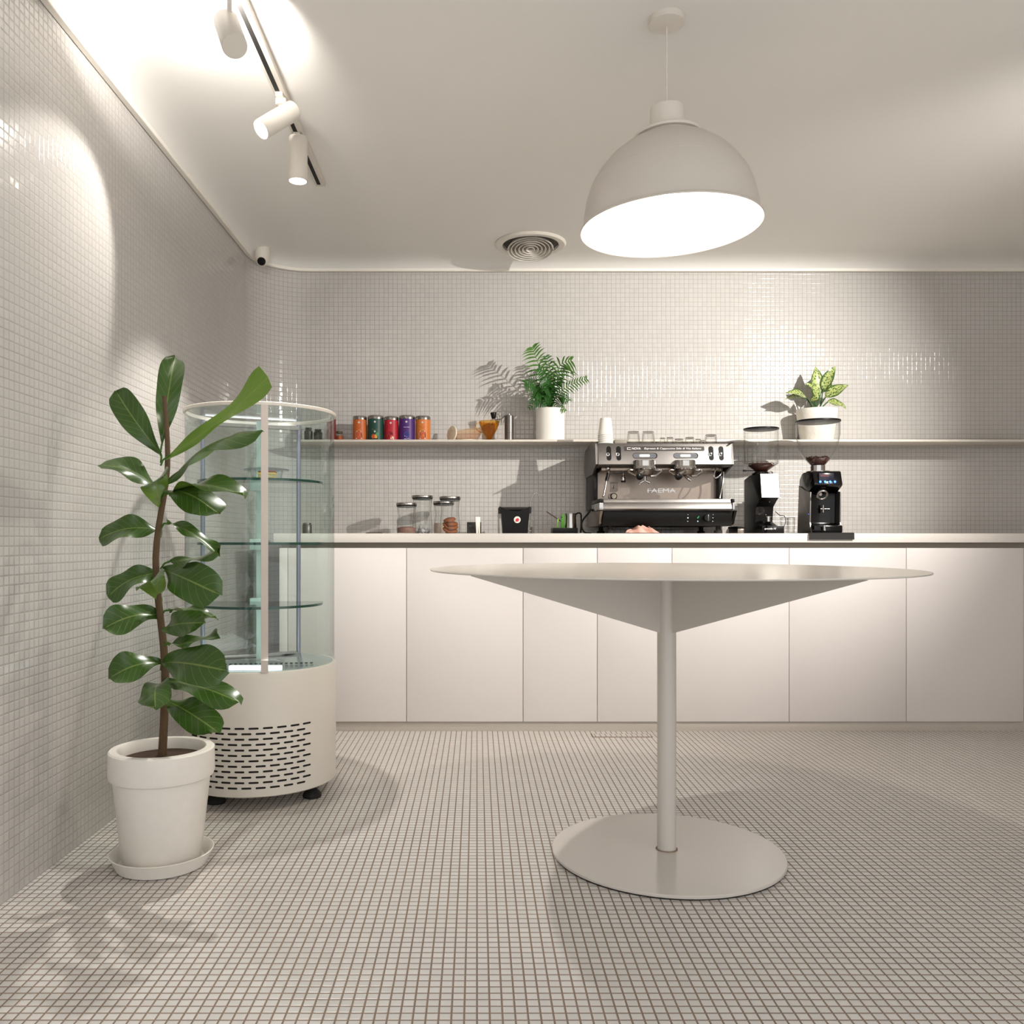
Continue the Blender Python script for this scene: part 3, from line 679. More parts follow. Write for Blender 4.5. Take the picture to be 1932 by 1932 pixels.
# ------------------------------------------------------------------ things on the wall shelf
ZI = 4.56
def tin(px0, px1, ytop, body, lid_h, label, deco):
    r = (px1-px0)/2*ZI/F; c = Vector((X((px0+px1)/2, ZI), ZI, ST)); h = H(ytop, ZI)-ST
    t = thing('tea_tin', c, label, 'tin', 'tea tins on the wall shelf')
    m = mat('tin_paint_'+body, body, .45, noise=.02)
    MB().lathe([(0, 0), (r-.002, 0), (r, .002), (r, h-lid_h), (0, h-lid_h)], c, n=48).build('body', m, t, sharp=35)
    MB().lathe([(r-.001, h-lid_h), (r+.0005, h-lid_h+.001), (r+.0005, h-.004), (r-.002, h), (0, h)], c, n=48).build('lid', M['steel'], t, sharp=35)
    R = r+.0006
    em = mat('tin_emblem', 'd8cfd0', .5); mb = MB(); zc = h-lid_h-.016; q = .0032
    for dx, dz in ((0, q*1.05), (q*1.05, 0), (-q*1.05, 0), (0, -q*1.05)):
        mb.wrap([(dx-q, dz), (dx, dz-q), (dx+q, dz), (dx, dz+q)], (c.x, c.y, c.z+zc), R)
    mb.build('emblem', em, t, recalc=False)
    for col, shapes in deco:
        mb = MB()
        for s in shapes: mb.wrap(s, (c.x, c.y, c.z), R+.0002*(1+deco.index((col, shapes))))
        mb.build('label_print', mat('tin_print_'+col, col, .5), t, recalc=False)
def arch(w_, z0, z1, n=10):
    r = w_/2; return [(-r, z0), (r, z0)] + [(r*math.cos(PI*i/n), z1-r+r*math.sin(PI*i/n)) for i in range(n+1)]
def circ(x, z, r, n=14, k=1): return [(x+r*math.cos(2*PI*i/n), z+k*r*math.sin(2*PI*i/n)) for i in range(n)]
def rect(x, z, w_, h_): return [(x-w_/2, z-h_/2), (x+w_/2, z-h_/2), (x+w_/2, z+h_/2), (x-w_/2, z+h_/2)]
orange_deco = [('e8b08a', [arch(.040, .006, .056)]), ('8e2f26', [arch(.036, .008, .054)]), ('c4553a', [circ(-.008, .034, .008), circ(.008, .04, .007), circ(0, .016, .011, k=.6)]), ('efd9c6', [circ(-.013, .012, .003), circ(.013, .012, .003), circ(-.01, .047, .002), circ(.01, .048, .002)]), ('a8451f', [rect(0, .0755, .03, .0018), rect(0, .068, .02, .0012)])]
tin(666, 692, 786, 'c2622a', .0195, 'orange tea tin with a steel lid, leftmost of the five tins', orange_deco)
tin(694, 724, 785, '17443a', .0195, 'dark green tea tin with a steel lid and a fruit picture', [('c8552a', [circ(-.007, .022, .012), circ(.003, .024, .01)]), ('e0a040', [circ(.006, .022, .007, k=1.5)]), ('3c8a5a', [circ(.013, .034, .007, k=1.6)]), ('7a6a3a', [rect(0, .06, .03, .002), rect(0, .056, .018, .0015)]), ('b9c8c0', [circ(0, .048, .005)]), ('1a1010', [rect(.004, .01, .024, .004)])])
tin(725, 752, 787, 'b01c2c', .0195, 'red tea tin with a steel lid, middle of the five tins', [('7a1020', [circ(-.003, .034, .014), circ(-.012, .022, .006)]), ('d84a3c', [rect(0, .056, .026, .002), circ(.004, .022, .008)]), ('efd8c0', [circ(.011, .018, .006, k=.7), circ(.002, .012, .004), circ(.013, .011, .004)])])
tin(753, 783, 785, '4a2470', .0195, 'purple tea tin with a steel lid, second from the right', [('3a3c9a', [circ(0, .032, .015)]), ('7a3f6a', [rect(0, .056, .026, .0022)]), ('2c2c70', [circ(.003, .035, .009)]), ('d8d0e8', [rect(-.007, .0705, .016, .0022), rect(.01, .0705, .012, .0022), circ(-.008, .024, .0022), circ(.002, .02, .0015), rect(-.005, .0095, .016, .002), rect(.01, .0115, .01, .002)])])
tin(784, 812, 786, 'cc7430', .0195, 'lighter orange tea tin with a steel lid, rightmost of the five tins', orange_deco)
# left end of the shelf
c = Vector((X(625, 4.5), 4.50, ST)); h = H(783, 4.5)-ST
t = thing('tea_canister', c, 'dark red canister with a white lid on the shelf beside the display case', 'canister')
MB().lathe([(0, 0), (.022, 0), (.0235, .002), (.0235, h-.02), (0, h-.02)], c).build('body', mat('dark_red_paint', '6e1a22', .4), t)
MB().lathe([(.0235, h-.02), (.0245, h-.019), (.024, h-.004), (.018, h), (0, h)], c).build('lid', M['ceramic'], t)
c = Vector((X(640, 4.58), 4.58, ST))
t = thing('spice_jar', c, 'tiny glass jar of orange spice, left end of the wall shelf', 'jar')
MB().lathe([(0, .0), (.019, 0), (.021, .004), (.021, .034), (.016, .04), (.016, .046)], c).build('glass', M['clear'], t)
MB().lathe([(0, .046), (.017, .046), (.017, .056), (0, .057)], c).build('stopper', mat('cork_green', '4c4a30', .6), t)
MB().lathe([(0, .002), (.0195, .002), (.0195, .032), (0, .034)], c).build('contents', mat('orange_spice', 'a04a1c', .7, noise=.3, nscale=120), t)
for px, r, ht, lab in ((582, .021, .072, 'dark olive jar behind the case glass, left one of two on the shelf end'), (600, .022, .064, 'dark grey-green jar behind the case glass, right one of two on the shelf end')):
    c = Vector((X(px, 4.56), 4.56, ST)); t = thing('dark_jar', c, lab, 'jar')
    MB().lathe([(0, 0), (r, 0), (r*1.05, .006), (r*1.05, ht*.72), (r*.75, ht*.84), (r*.7, ht*.88), (0, ht*.88)], c).build('body', mat('dark_olive_glass', '33372a', .3), t)
    MB().lathe([(0, ht*.88), (r*.8, ht*.88), (r*.8, ht), (0, ht)], c).build('lid', mat('dark_lid', '3a332c', .5), t)
# wooden discs
wood = mat('pale_wood', 'e4d6bd', .6, noise=.08, nscale=30)
c = Vector((X(853, 4.58), 4.58, ST)); t = thing('round_trivet', c, 'pale wooden disc with a slot, leaning upright on the shelf', 'disc')
ax = Vector((-.80, -.60, .12)).normalized(); cc_ = c + Vector((0, 0, .0425))
MB().lathe([(0, -.003), (.040, -.003), (.042, -.001), (.042, .004), (.039, .006), (0, .006)], cc_, ax, n=48).build('disc', wood, t)
q = Vector((0, 0, 1)).rotation_difference(ax); side = Vector((0, 0, 1)).cross(ax).normalized(); upv = ax.cross(side)
mb = MB(); pts = [cc_+ax*.0068+side*(.012*math.cos(a))+upv*(.004+.018*math.sin(a)) for a in [PI*2*i/20 for i in range(17)]]; mb.tube(pts, .0008, n=5); mb.build('engraving', mat('engraved_line', 'b8aa90', .7), t)
c = Vector((X(883, 4.57), 4.57, ST)); t = thing('wooden_coaster', c, 'flat pale wooden disc lying beside the amber dripper', 'coaster')
MB().lathe([(0, 0), (.046, 0), (.048, .003), (.046, .009), (.04, .0095), (.038, .006), (0, .006)], c, n=48).build('disc', wood, t)
# amber dripper
c = Vector((X(923, ZI), ZI, ST)); t = thing('coffee_dripper', c, 'amber ribbed pour-over coffee dripper on the shelf', 'dripper')
amb = thin_glass('amber_glass', (.97, .74, .34), edge=.5)
mb = MB(); hh = H(795, ZI)-ST; n = 64; rings = []
for r, z, am in [(.013, .006, 0), (.014, .014, .0), (.022, .03, .0012), (.038, .06, .002), (.050, .088, .0022), (.053, hh, .002), (.050, hh, .001), (.046, .085, .001), (.034, .06, .001), (.018, .03, 0), (.010, .012, 0)]:
    rings.append([mb.bm.verts.new((c.x+(r+am*math.cos(16*2*PI*i/n + z*30))*math.cos(2*PI*i/n), c.y+(r+am*math.cos(16*2*PI*i/n + z*30))*math.sin(2*PI*i/n), c.z+z)) for i in range(n)])
for A, B in zip(rings, rings[1:]):
    for i in range(n): mb.face([A[i], A[(i+1) % n], B[(i+1) % n], B[i]])
mb.build('cone', amb, t)
MB().lathe([(.011, .003), (.046, .003), (.05, .001), (.0505, .005), (.046, .008), (.013, .008)], c).build('base', amb, t)
MB().tube([P(907, 797.5, ZI), P(900, 799, ZI), P(897.5, 804, ZI), P(900, 811, ZI), P(906, 815, ZI), P(911.5, 816, ZI)], .0024, sub=4).build('handle', amb, t)
# hand grinder
c = Vector((X(960.5, ZI), ZI, ST)); t = thing('hand_grinder', c, 'slim grey metal hand coffee grinder with a black crank knob', 'hand grinder')
hg = H(784, ZI)-ST
MB().lathe([(0, 0), (.0225, 0), (.0235, .001), (.0235, .042), (.0228, .0425), (.0228, .0435), (.0238, .044), (.0238, hg-.003), (.021, hg), (0, hg)], c).build('body', M['grey'], t)
MB().lathe([(0, hg), (.006, hg), (.006, hg+.009), (0, hg+.01)], c).build('axle', M['chrome'], t)
MB().tube([P(960, 783, ZI), P(953, 784, ZI), P(947, 790, ZI), P(940, 791.5, ZI), P(933, 791.5, ZI), P(932, 790, ZI)], .0019, sub=4).build('crank_arm', M['grey'], t)
k0 = P(931.5, 790, ZI)
MB().lathe([(0, 0), (.009, 0), (.0115, .006), (.0165, .03), (.0155, .033), (0, .034)], k0, (-.06, 0, 1)).build('knob', M['black'], t)

# ------------------------------------------------------------------ things on the worktop, left
ZJ = 4.35
def jar(px, w_, ytop, Z, label, waist, lidh=.02, group='glass storage jars'):
    r = w_/2*Z/F; c = Vector((X(px, Z), Z, WT)); h = H(ytop, Z)-WT
    t = thing('glass_jar', c, label, 'jar', group)
    b = h-lidh
    prof = [(0, .004), (r*.86, .004), (r*.9, .008), (r*.93, b*.2), (r*waist, b*.68), (r*.84, b*.9), (r*.9, b)]
    out = [(0, 0), (r*.88, 0), (r*.94, .004), (r*.97, b*.2), (r*(waist+.03), b*.68), (r*.87, b*.9), (r*.93, b)]
    MB().lathe(out, c, n=48).build('glass', M['clear'], t)
    MB().torus(c+Vector((0, 0, b)), r*.915, .0007).build('rim', mat('glass_rim', 'cfd6d3', .1, noise=0), t)
    MB().lathe([(0, b-.002), (r*.88, b-.002), (r*.9, b+.001), (r*.97, b+.003), (r*.97, b+.009), (0, b+.009)], c, n=48).build('seal', M['rubber'], t)
    MB().lathe([(r*.98, b+.009), (r, b+.010), (r, b+.017), (r*.97, h), (0, h)], c, n=48).build('lid', M['steel'], t)
    return c, r, b
c, r, b = jar(767, 39, 949, 4.30, 'short glass jar with brown powder, leftmost of the jars', .72)
p = MB().lathe([(0, .005), (r*.86, .005), (r*.9, .02), (r*.88, .03), (r*.5, .036), (0, .033)], c).build('cocoa_powder', mat('cocoa_powder', '8a6a5c', .9, bump=1, noise=.3, nscale=150)); tag(p, 'brown powder filling the bottom of the leftmost jar', 'powder', kind='stuff')
c, r, b = jar(797, 40, 935, 4.40, 'tall glass jar with foil-wrapped sweets, second jar from the left', .8)
foil = mat('silver_foil', 'dcdcdc', .3, .5)
for i in range(9):
    a = i*2.4; rr = r*.55 if i < 6 else r*.25; z = .016 if i < 6 else .036
    mb = MB().ball(c+Vector((rr*math.cos(a), rr*math.sin(a), z)), .0125, n=10)
    for v in mb.bm.verts: v.co += Vector((random.uniform(-1, 1), random.uniform(-1, 1), random.uniform(-1, 1)))*.002
    o = mb.build('wrapped_sweet', foil, sharp=10); tag(o, 'silver foil-wrapped sweet at the bottom of the tall jar', 'sweet', 'foil-wrapped sweets')
c, r, b = jar(837, 40, 946, 4.52, 'short glass jar of pale powder behind the cookie jar', .74)
p = MB().lathe([(0, .005), (r*.86, .005), (r*.9, .03), (r*.84, .058), (0, .06)], c).build('sugar_powder', mat('pale_powder', 'cdb9aa', .9, bump=1, noise=.1, nscale=150)); tag(p, 'pale beige powder inside the jar behind the cookies', 'powder', kind='stuff')
c, r, b = jar(849, 40, 937, 4.32, 'tall glass jar filled with brown cookies, rightmost jar', .8)
cm = mat('cookie_brown', '8c5028', .85, bump=1, noise=.3, nscale=70)
for i, (dx, dy, z, tl) in enumerate([(-.008, -.002, .016, .5), (.007, -.004, .013, -.1), (-.012, .006, .036, .9), (.010, -.006, .032, -.1), (.009, -.004, .051, .06), (-.002, -.003, .070, -.15)]):
    mb = MB(); ax = Vector((tl, -.25, 1)).normalized()
    mb.lathe([(0, -.008), (.026, -.0075), (.0315, -.003), (.031, .003), (.024, .0075), (.012, .0095), (0, .0098)], c+Vector((dx, dy, z)), ax, n=20)
    for v in mb.bm.verts: v.co += Vector((random.uniform(-1, 1), random.uniform(-1, 1), random.uniform(-1, 1)))*.0011
    o = mb.build('cookie', cm, sharp=0); tag(o, ['round brown cookie at the bottom left of the cookie jar', 'round brown cookie at the bottom right of the cookie jar', 'tilted brown cookie leaning at the left side of the cookie jar', 'second brown cookie from the bottom in the right pile of the jar', 'brown cookie just under the topmost one in the jar', 'topmost brown cookie in the cookie jar'][i], 'cookie', 'cookies in the jar')
c = Vector((X(706, 4.3), 4.3, WT)); t = MB().lathe([(0, 0), (.040, 0), (.042, .003), (.04, .006), (0, .006)], c).build('coaster', mat('dark_wood', '4a2f22', .5)); tag(t, 'dark brown round coaster lying left of the jars', 'coaster')
c = Vector((X(579.5, 4.4), 4.4, WT)); t = thing('metal_canister', c, 'small grey metal canister behind the display case glass', 'canister')
MB().lathe([(0, 0), (.021, 0), (.024, .004), (.024, .045), (.021, .05), (0, .05)], c).build('body', M['grey'], t); MB().lathe([(0, .05), (.0215, .05), (.0215, .056), (0, .058)], c).build('lid', M['steel'], t)
# slate card and paper sleeves
c = Vector((X(894, 4.4), 4.4, WT)); t = thing('slate_stand', c, 'small black slate card standing behind white paper sleeves', 'card')
mb = MB(); mb.prism([(4.375, WT), (4.379, WT), (4.405, H(985, 4.4)), (4.401, H(985, 4.4))], X(881, 4.4), X(908, 4.4), 'x'); mb.build('card', mat('slate', '2c2a28', .6, noise=.1), t)
mb = MB()
for k in range(6):
    x0 = X(884.3+1.5*k, 4.39); mb.tube([(x0, 4.3885, H(995-(k*5) % 3, 4.39)), (x0+.002, 4.3895, H(992+k % 2, 4.39)), (x0-.001, 4.3915, H(989+k % 3, 4.39))], .0004, n=5)
mb.build('chalk_marks', mat('chalk', '9c978f', .8), t)
c = Vector((X(901.5, 4.36), 4.36, WT)); t = thing('paper_sleeves', c, 'two folded white paper sleeves standing upright before the slate card', 'paper sleeves')
for a, bb, dy in ((897, 902.5, 0), (901.5, 906, .004)):
    MB().prism([(X(a+1.5, 4.36), WT), (X(bb-.4, 4.36), WT), (X(bb, 4.36), H(975.5, 4.36)), (X(a, 4.36), H(975, 4.36))], 4.355+dy, 4.358+dy, 'y', bev=.0006).build('sleeve', M['ceramic'], t)
# black knock box bin
Zb = 4.36; xa, xb = X(946, Zb), X(997, Zb); ya, yb = 4.32, 4.44; zt = H(958, Zb)
c = Vector(((xa+xb)/2, (ya+yb)/2, WT)); t = thing('knock_box', c, 'black plastic bin with rolled side grips and a round red sticker', 'bin')
mb = MB(); bm = mb.bm
def ringr(x0, x1, y0, y1, z, r=.018, n=5, dip=0):
    pts = []
    for cx_, cy_, a in ((x1-r, y1-r, 0), (x0+r, y1-r, PI/2), (x0+r, y0+r, PI), (x1-r, y0+r, 1.5*PI)):
        for i in range(n+1):
            q = a+PI/2*i/n; x_, y_ = cx_+r*math.cos(q), cy_+r*math.sin(q)
            k = max(0, 1-((x_-(x0+x1)/2)/((x1-x0)/2-.01))**2) if y_ < (y0+y1)/2 else 0
            pts.append(bm.verts.new((x_, y_, z-dip*k)))
    # extra points along the front edge for the scooped lip
    return pts
def ringd(x0, x1, y0, y1, z, dip=0, m=14):
    pts = []
    for i in range(m+1):
        x_ = x0+(x1-x0)*i/m; k = max(0, 1-((i/m-.5)/.42)**2); pts.append(bm.verts.new((x_, y0, z-dip*k)))
    for i in range(1, m): pts.append(bm.verts.new((x1, y0+(y1-y0)*i/m, z)))
    for i in range(m+1): pts.append(bm.verts.new((x1-(x1-x0)*i/m, y1, z)))
    for i in range(1, m): pts.append(bm.verts.new((x0, y1-(y1-y0)*i/m, z)))
    return pts
R1 = ringd(xa+.006, xb-.006, ya+.006, yb-.006, WT); R2 = ringd(xa-.004, xb+.004, ya-.004, yb+.004, zt, .02); R3 = ringd(xa, xb, ya, yb, zt, .02); R4 = ringd(xa+.009, xb-.009, ya+.009, yb-.009, WT+.004)
mb.face(R1); mb.face(R4)
for A, B in ((R1, R2), (R2, R3), (R3, R4)):
    for i in range(len(A)): mb.face([A[i], A[(i+1) % len(A)], B[(i+1) % len(B)], B[i]])
mb.build('bin', M['black'], t, sharp=40)
for x_ in (xa-.006, xb+.006):
    MB().prism([(x_-.008, zt-.028), (x_-.009, zt), (x_-.004, zt+.005), (x_+.005, zt+.004), (x_+.008, zt-.002), (x_+.006, zt-.028)], ya, yb, 'y', bev=.002).build('grip', M['rubber'], t)
MB().cyl((xa, 4.37, zt-.006), (xb, 4.37, zt-.006), .009).build('knock_bar', M['rubber'], t)
sc_ = Vector((X(976, 4.315), ya-.0006, H(980.5, 4.315))); tl = .0
MB().lathe([(0, 0), (.0168, 0), (.0168, .001), (0, .001)], sc_, (0, -1, -.10)).build('sticker', M['ceramic'], t)
mb = MB(); y_ = sc_.y-.0036
hand = [(-.0075, -.009), (.0065, -.009), (.007, -.001), (.0115, -.003), (.009, .003), (.001, .0095), (-.001, .006), (-.0035, .0062), (-.0055, .004), (-.008, .003)]
mb.prism([(sc_.x+a, sc_.z+q) for a, q in hand], y_, y_+.0006, 'y'); mb.build('sticker_emblem', mat('red_print', 'c8283a', .5), t)
# tap
Zt = 4.5; c = Vector((X(1003, Zt), Zt, WT)); t = thing('water_tap', c, 'thin chrome gooseneck tap beside the black bin', 'tap')
MB().tube([P(1002.5, 1002, Zt), P(1002, 975, Zt), P(1001.5, 950, Zt), P(1003, 941, Zt), P(1007, 933, Zt), P(1011.5, 930, Zt), P(1016, 933, Zt), P(1019.5, 940, Zt), P(1020.5, 945, Zt)], .0028, sub=4, n=12).build('spout', M['chrome'], t)
MB().lathe([(0, 0), (.011, 0), (.011, .003), (.006, .006), (.006, .035), (.004, .037), (0, .037)], c).build('base', M['grey'], t)
MB().cyl((c.x, c.y, c.z+.016), (c.x-.022, c.y-.006, c.z+.016), .004).cyl((c.x-.022, c.y-.006, c.z+.011), (c.x-.022, c.y-.006, c.z+.022), .005).build('lever', M['grey'], t)
# black tray with tools and pitcher
Zr = 4.34; xa, xb = X(1043, Zr), X(1090, Zr); c = Vector(((xa+xb)/2, 4.39, WT)); t = thing('black_tray', c, 'small black plastic tray holding the milk pitcher and green brush', 'tray')
zt = H(996, Zr)
mb = MB(); mb.box(xa+.004, xb-.004, 4.34, 4.45, WT, WT+.004); 
for q in ((xa, xb, 4.334, 4.340), (xa, xb, 4.450, 4.456), (xa, xa+.005, 4.34, 4.45), (xb-.005, xb, 4.34, 4.45)): mb.box(*q, WT, zt, bev=.001)
mb.build('tray', M['black'], t)
zf = WT+.0045; c = Vector((X(1076.5, 4.38), 4.39, zf)); t = thing('milk_pitcher', c, 'polished steel milk pitcher with a black handle left of the espresso machine', 'pitcher')
hm = H(968.5, 4.38)-zf; r = 12*4.38/F
MB().lathe([(0, 0), (r*1.0, 0), (r*1.03, .004), (r*.98, hm*.3), (r*.9, hm*.8), (r*.95, hm-.001), (r*.93, hm), (r*.88, hm*.8), (r*.9, .006), (0, .004)], c, n=48).build('body', M['chrome'], t)
MB().tube([c+Vector((r*.85, 0, hm-.005)), c+Vector((r*1.2, -.002, hm+.002)), c+Vector((r*1.62, -.002, hm-.002)), c+Vector((r*1.7, -.002, hm*.75)), c+Vector((r*1.68, -.002, hm*.3)), c+Vector((r*1.62, -.002, .001))], .0042, sub=4).build('handle', M['black'], t)
grn = mat('green_plastic', '5fae2e', .4)
c = Vector((X(1062, 4.36), 4.365, zf)); t = thing('cleaning_brush', c, 'bright green plastic brush standing in the black tray', 'brush')
MB().prism([(X(1057.5, 4.36), zf), (X(1066.5, 4.36), zf), (X(1065, 4.36), H(971, 4.36)), (X(1062.5, 4.36), H(968.5, 4.36)), (X(1060.5, 4.36), H(971, 4.36)), (X(1059, 4.36), H(975, 4.36))], 4.36, 4.372, 'y', bev=.002).build('head', grn, t)
MB().ball((X(1059.5, 4.355), 4.356, H(976, 4.36)), .004).build('knob', mat('dark_green', '2c6a1c', .4), t)
c = Vector((X(1051, 4.36), 4.365, zf)); t = thing('plastic_spatula', c, 'thin lime green plastic stick standing left of the brush', 'stick')
MB().prism([(X(1049, 4.36), zf), (X(1052, 4.36), zf), (X(1054, 4.36), H(979, 4.36)), (X(1052, 4.36), H(978.5, 4.36))], 4.36, 4.364, 'y').build('blade', mat('lime_plastic', '86c83c', .4), t)
t = MB().tube([P(1031.5, 965.5, 4.42), P(1057.5, 983, 4.375), P(1063, 987, 4.376), P(1066, 994.5, 4.376)], .0022, sub=1).build('stirring_stick', mat('brown_stick', '4a2820', .5)); tag(t, 'dark brown thin stick leaning out of the black tray to the left', 'stick')

# ------------------------------------------------------------------ espresso machine
XA, XB = .5875, 1.232
T = thing('espresso_machine', ((XA+XB)/2, 4.38, WT), 'large two-group steel and black espresso machine on the worktop', 'espresso machine')
z_t, z_b = H(836, 4.2), H(877, 4.175)
def fy(z): return 4.175 + (z-z_b)/(z_t-z_b)*.025
tilt = math.atan2(.025, z_t-z_b)
steel = mat('satin_steel_panel', '807c79', .42, 1)
MB().prism([(4.206, z_t), (4.2, z_t-.003), (4.175, z_b+.003), (4.178, z_b-.001), (4.21, z_b-.006), (4.56, z_b-.006), (4.615, z_b+.02), (4.63, z_b+.05), (4.62, z_t-.025), (4.585, z_t), ], XA, XB, 'x', bev=.0012).build('head', steel, T, sharp=25)
MB().box(XA+.01, XB-.01, 4.25, 4.57, z_t+.0005, z_t+.004).build('cup_warmer', M['dsteel'], T)
# curved chrome side arcs
for x0, x1 in ((XA-.012, XA-.0005), (XB+.0005, XB+.012)):
    pts = [(4.21, z_b-.004), (4.185, z_b+.003), (4.208, z_t+.001)] + [(4.38+.235*math.cos(a)*-1, z_t-.002+.012*math.sin(a)) for a in [PI*i/10 for i in range(1, 10)]] + [(4.63, z_t-.03), (4.64, z_b), (4.60, z_b-.035), (4.32, z_b-.035)]
    MB().prism(pts, x0, x1, 'x', bev=.0015).build('side_cheek', steel, T, sharp=30)
for x0, x1 in ((XA-.004, XA+.018), (XB-.022, XB)):
    MB().box(x0, x1, 4.33, 4.62, 1.06, z_b-.004, bev=.003).build('side_column', M['black'], T)
zz = H(941, 4.13)
bx0, bx1 = XA+.012, XB-.016
MB().box(bx0, bx1, 4.375, 4.60, 1.0, z_b-.007).build('backsplash', M['dsteel'], T)
MB().box(XA+.02, XB-.03, 4.225, 4.40, z_b-.026, z_b-.006, bev=.004).build('group_housing', M['dsteel'], T)
# front instruments
def stad(xc, zc, w_, h_, n=8):
    pts = []
    if w_ > h_:
        r = h_/2
        for i in range(n+1): q = -PI/2+PI*i/n; pts.append((xc+w_/2-r+r*math.cos(q), zc+r*math.sin(q)))
        for i in range(n+1): q = PI/2+PI*i/n; pts.append((xc-w_/2+r+r*math.cos(q), zc+r*math.sin(q)))
    else:
        r = w_/2
        for i in range(n+1): q = PI*i/n; pts.append((xc+r*math.cos(q), zc+h_/2-r+r*math.sin(q)))
        for i in range(n+1): q = PI+PI*i/n; pts.append((xc+r*math.cos(q), zc-h_/2+r+r*math.sin(q)))
    return pts
def plate(name, pts, m, parent, out=.001, base=.0):
    """outline in (x,z) laid on the sloping front"""
    mb = MB(); f = [mb.bm.verts.new((x_, fy(z_)-out, z_)) for x_, z_ in pts]; b_ = [mb.bm.verts.new((x_, fy(z_)+.002-base, z_)) for x_, z_ in pts]
    mb.face(f, False); n = len(pts)
    for i in range(n): mb.face([f[i], f[(i+1) % n], b_[(i+1) % n], b_[i]], False)
    return mb.build(name, m, parent, sharp=20)
Zh = 4.19
for pxc in (1148.5, 1167):
    r_ = plate('valve_slot', stad(X(pxc, Zh), H(855.5, Zh), .023, .071), M['black'], T, .0012)
for pxc in (1341.5, 1360.5):
    r_ = plate('valve_slot', stad(X(pxc, Zh), H(855.5, Zh), .023, .071), M['black'], T, .0012)
for pxc in (1148.5, 1167, 1341.5, 1360.5):
    x_ = X(pxc, Zh); z_ = H(853.5, Zh)
    MB().lathe([(.004, -.005), (.009, -.004), (.01, 0), (.009, .004), (.004, .005)], (x_-.005, fy(z_)-.002, z_-.01), (0, -1, 0), n=16).build('valve_lever', M['chrome'], T)
bar_ = plate('name_bar', [(X(1178, Zh), H(850.5, Zh)), (X(1328, Zh), H(850.5, Zh)), (X(1329, Zh), H(849, Zh)), (X(1329, Zh), H(843.5, Zh)), (X(1328, Zh), H(842, Zh)), (X(1178, Zh), H(842, Zh))], mat('dark_badge', '37302e', .4), T, .0015)
wt = mat('white_lettering', 'e8e6e4', .5)
zc_ = H(846.2, Zh); yy = fy(zc_)-.0022
text('NOVA', X(1209, Zh)-X(1192.5, Zh), (X(1200.8, Zh), yy, zc_), wt, bar_, height=.0115, bold=.01, tilt=tilt)
mb = MB(); a0, a1 = X(1183.3, Zh), X(1190.5, Zh); hh = .0058
for q in ((a0, a1, zc_+hh-.0022, zc_+hh), (a0, a1, zc_-hh, zc_-hh+.0022), (a0, a0+.0022, zc_-hh, zc_+hh)):
    ym = fy((q[2]+q[3])/2)-.0015; mb.prism([(fy(q[2])-.0023, q[2]), (fy(q[3])-.0023, q[3]), (fy(q[3])-.0010, q[3]), (fy(q[2])-.0010, q[2])], q[0], q[1], 'x')
mb.build('lettering', wt, bar_)
text('Espresso & Cappuccino Stile di Vita Italiano', X(1323, Zh)-X(1215.5, Zh), (X(1269.5, Zh), yy, zc_-.0008), wt, bar_, height=.0125, italic=.2, tilt=tilt)
for pa_, pb_ in ((1193, 1240), (1270, 1317)):
    xc = (X(pa_, Zh)+X(pb_, Zh))/2; w_ = X(pb_, Zh)-X(pa_, Zh); zc = H(860, Zh)
    k = plate('key_panel', stad(xc, zc, w_, .028), M['black'], T, .0012)
    plate('frame', stad(xc-.002, zc, w_-.008, .023), M['steel'], k, .0018); plate('keys', stad(xc-.002, zc, w_-.012, .018), mat('key_grey', '5a5d66', .4), k, .0024)
    plate('display', stad(xc-.002, zc, w_*.42, .012), mat('lit_display', 'efe6c8', .4, emis='fff2cc', es=.35), k, .003)
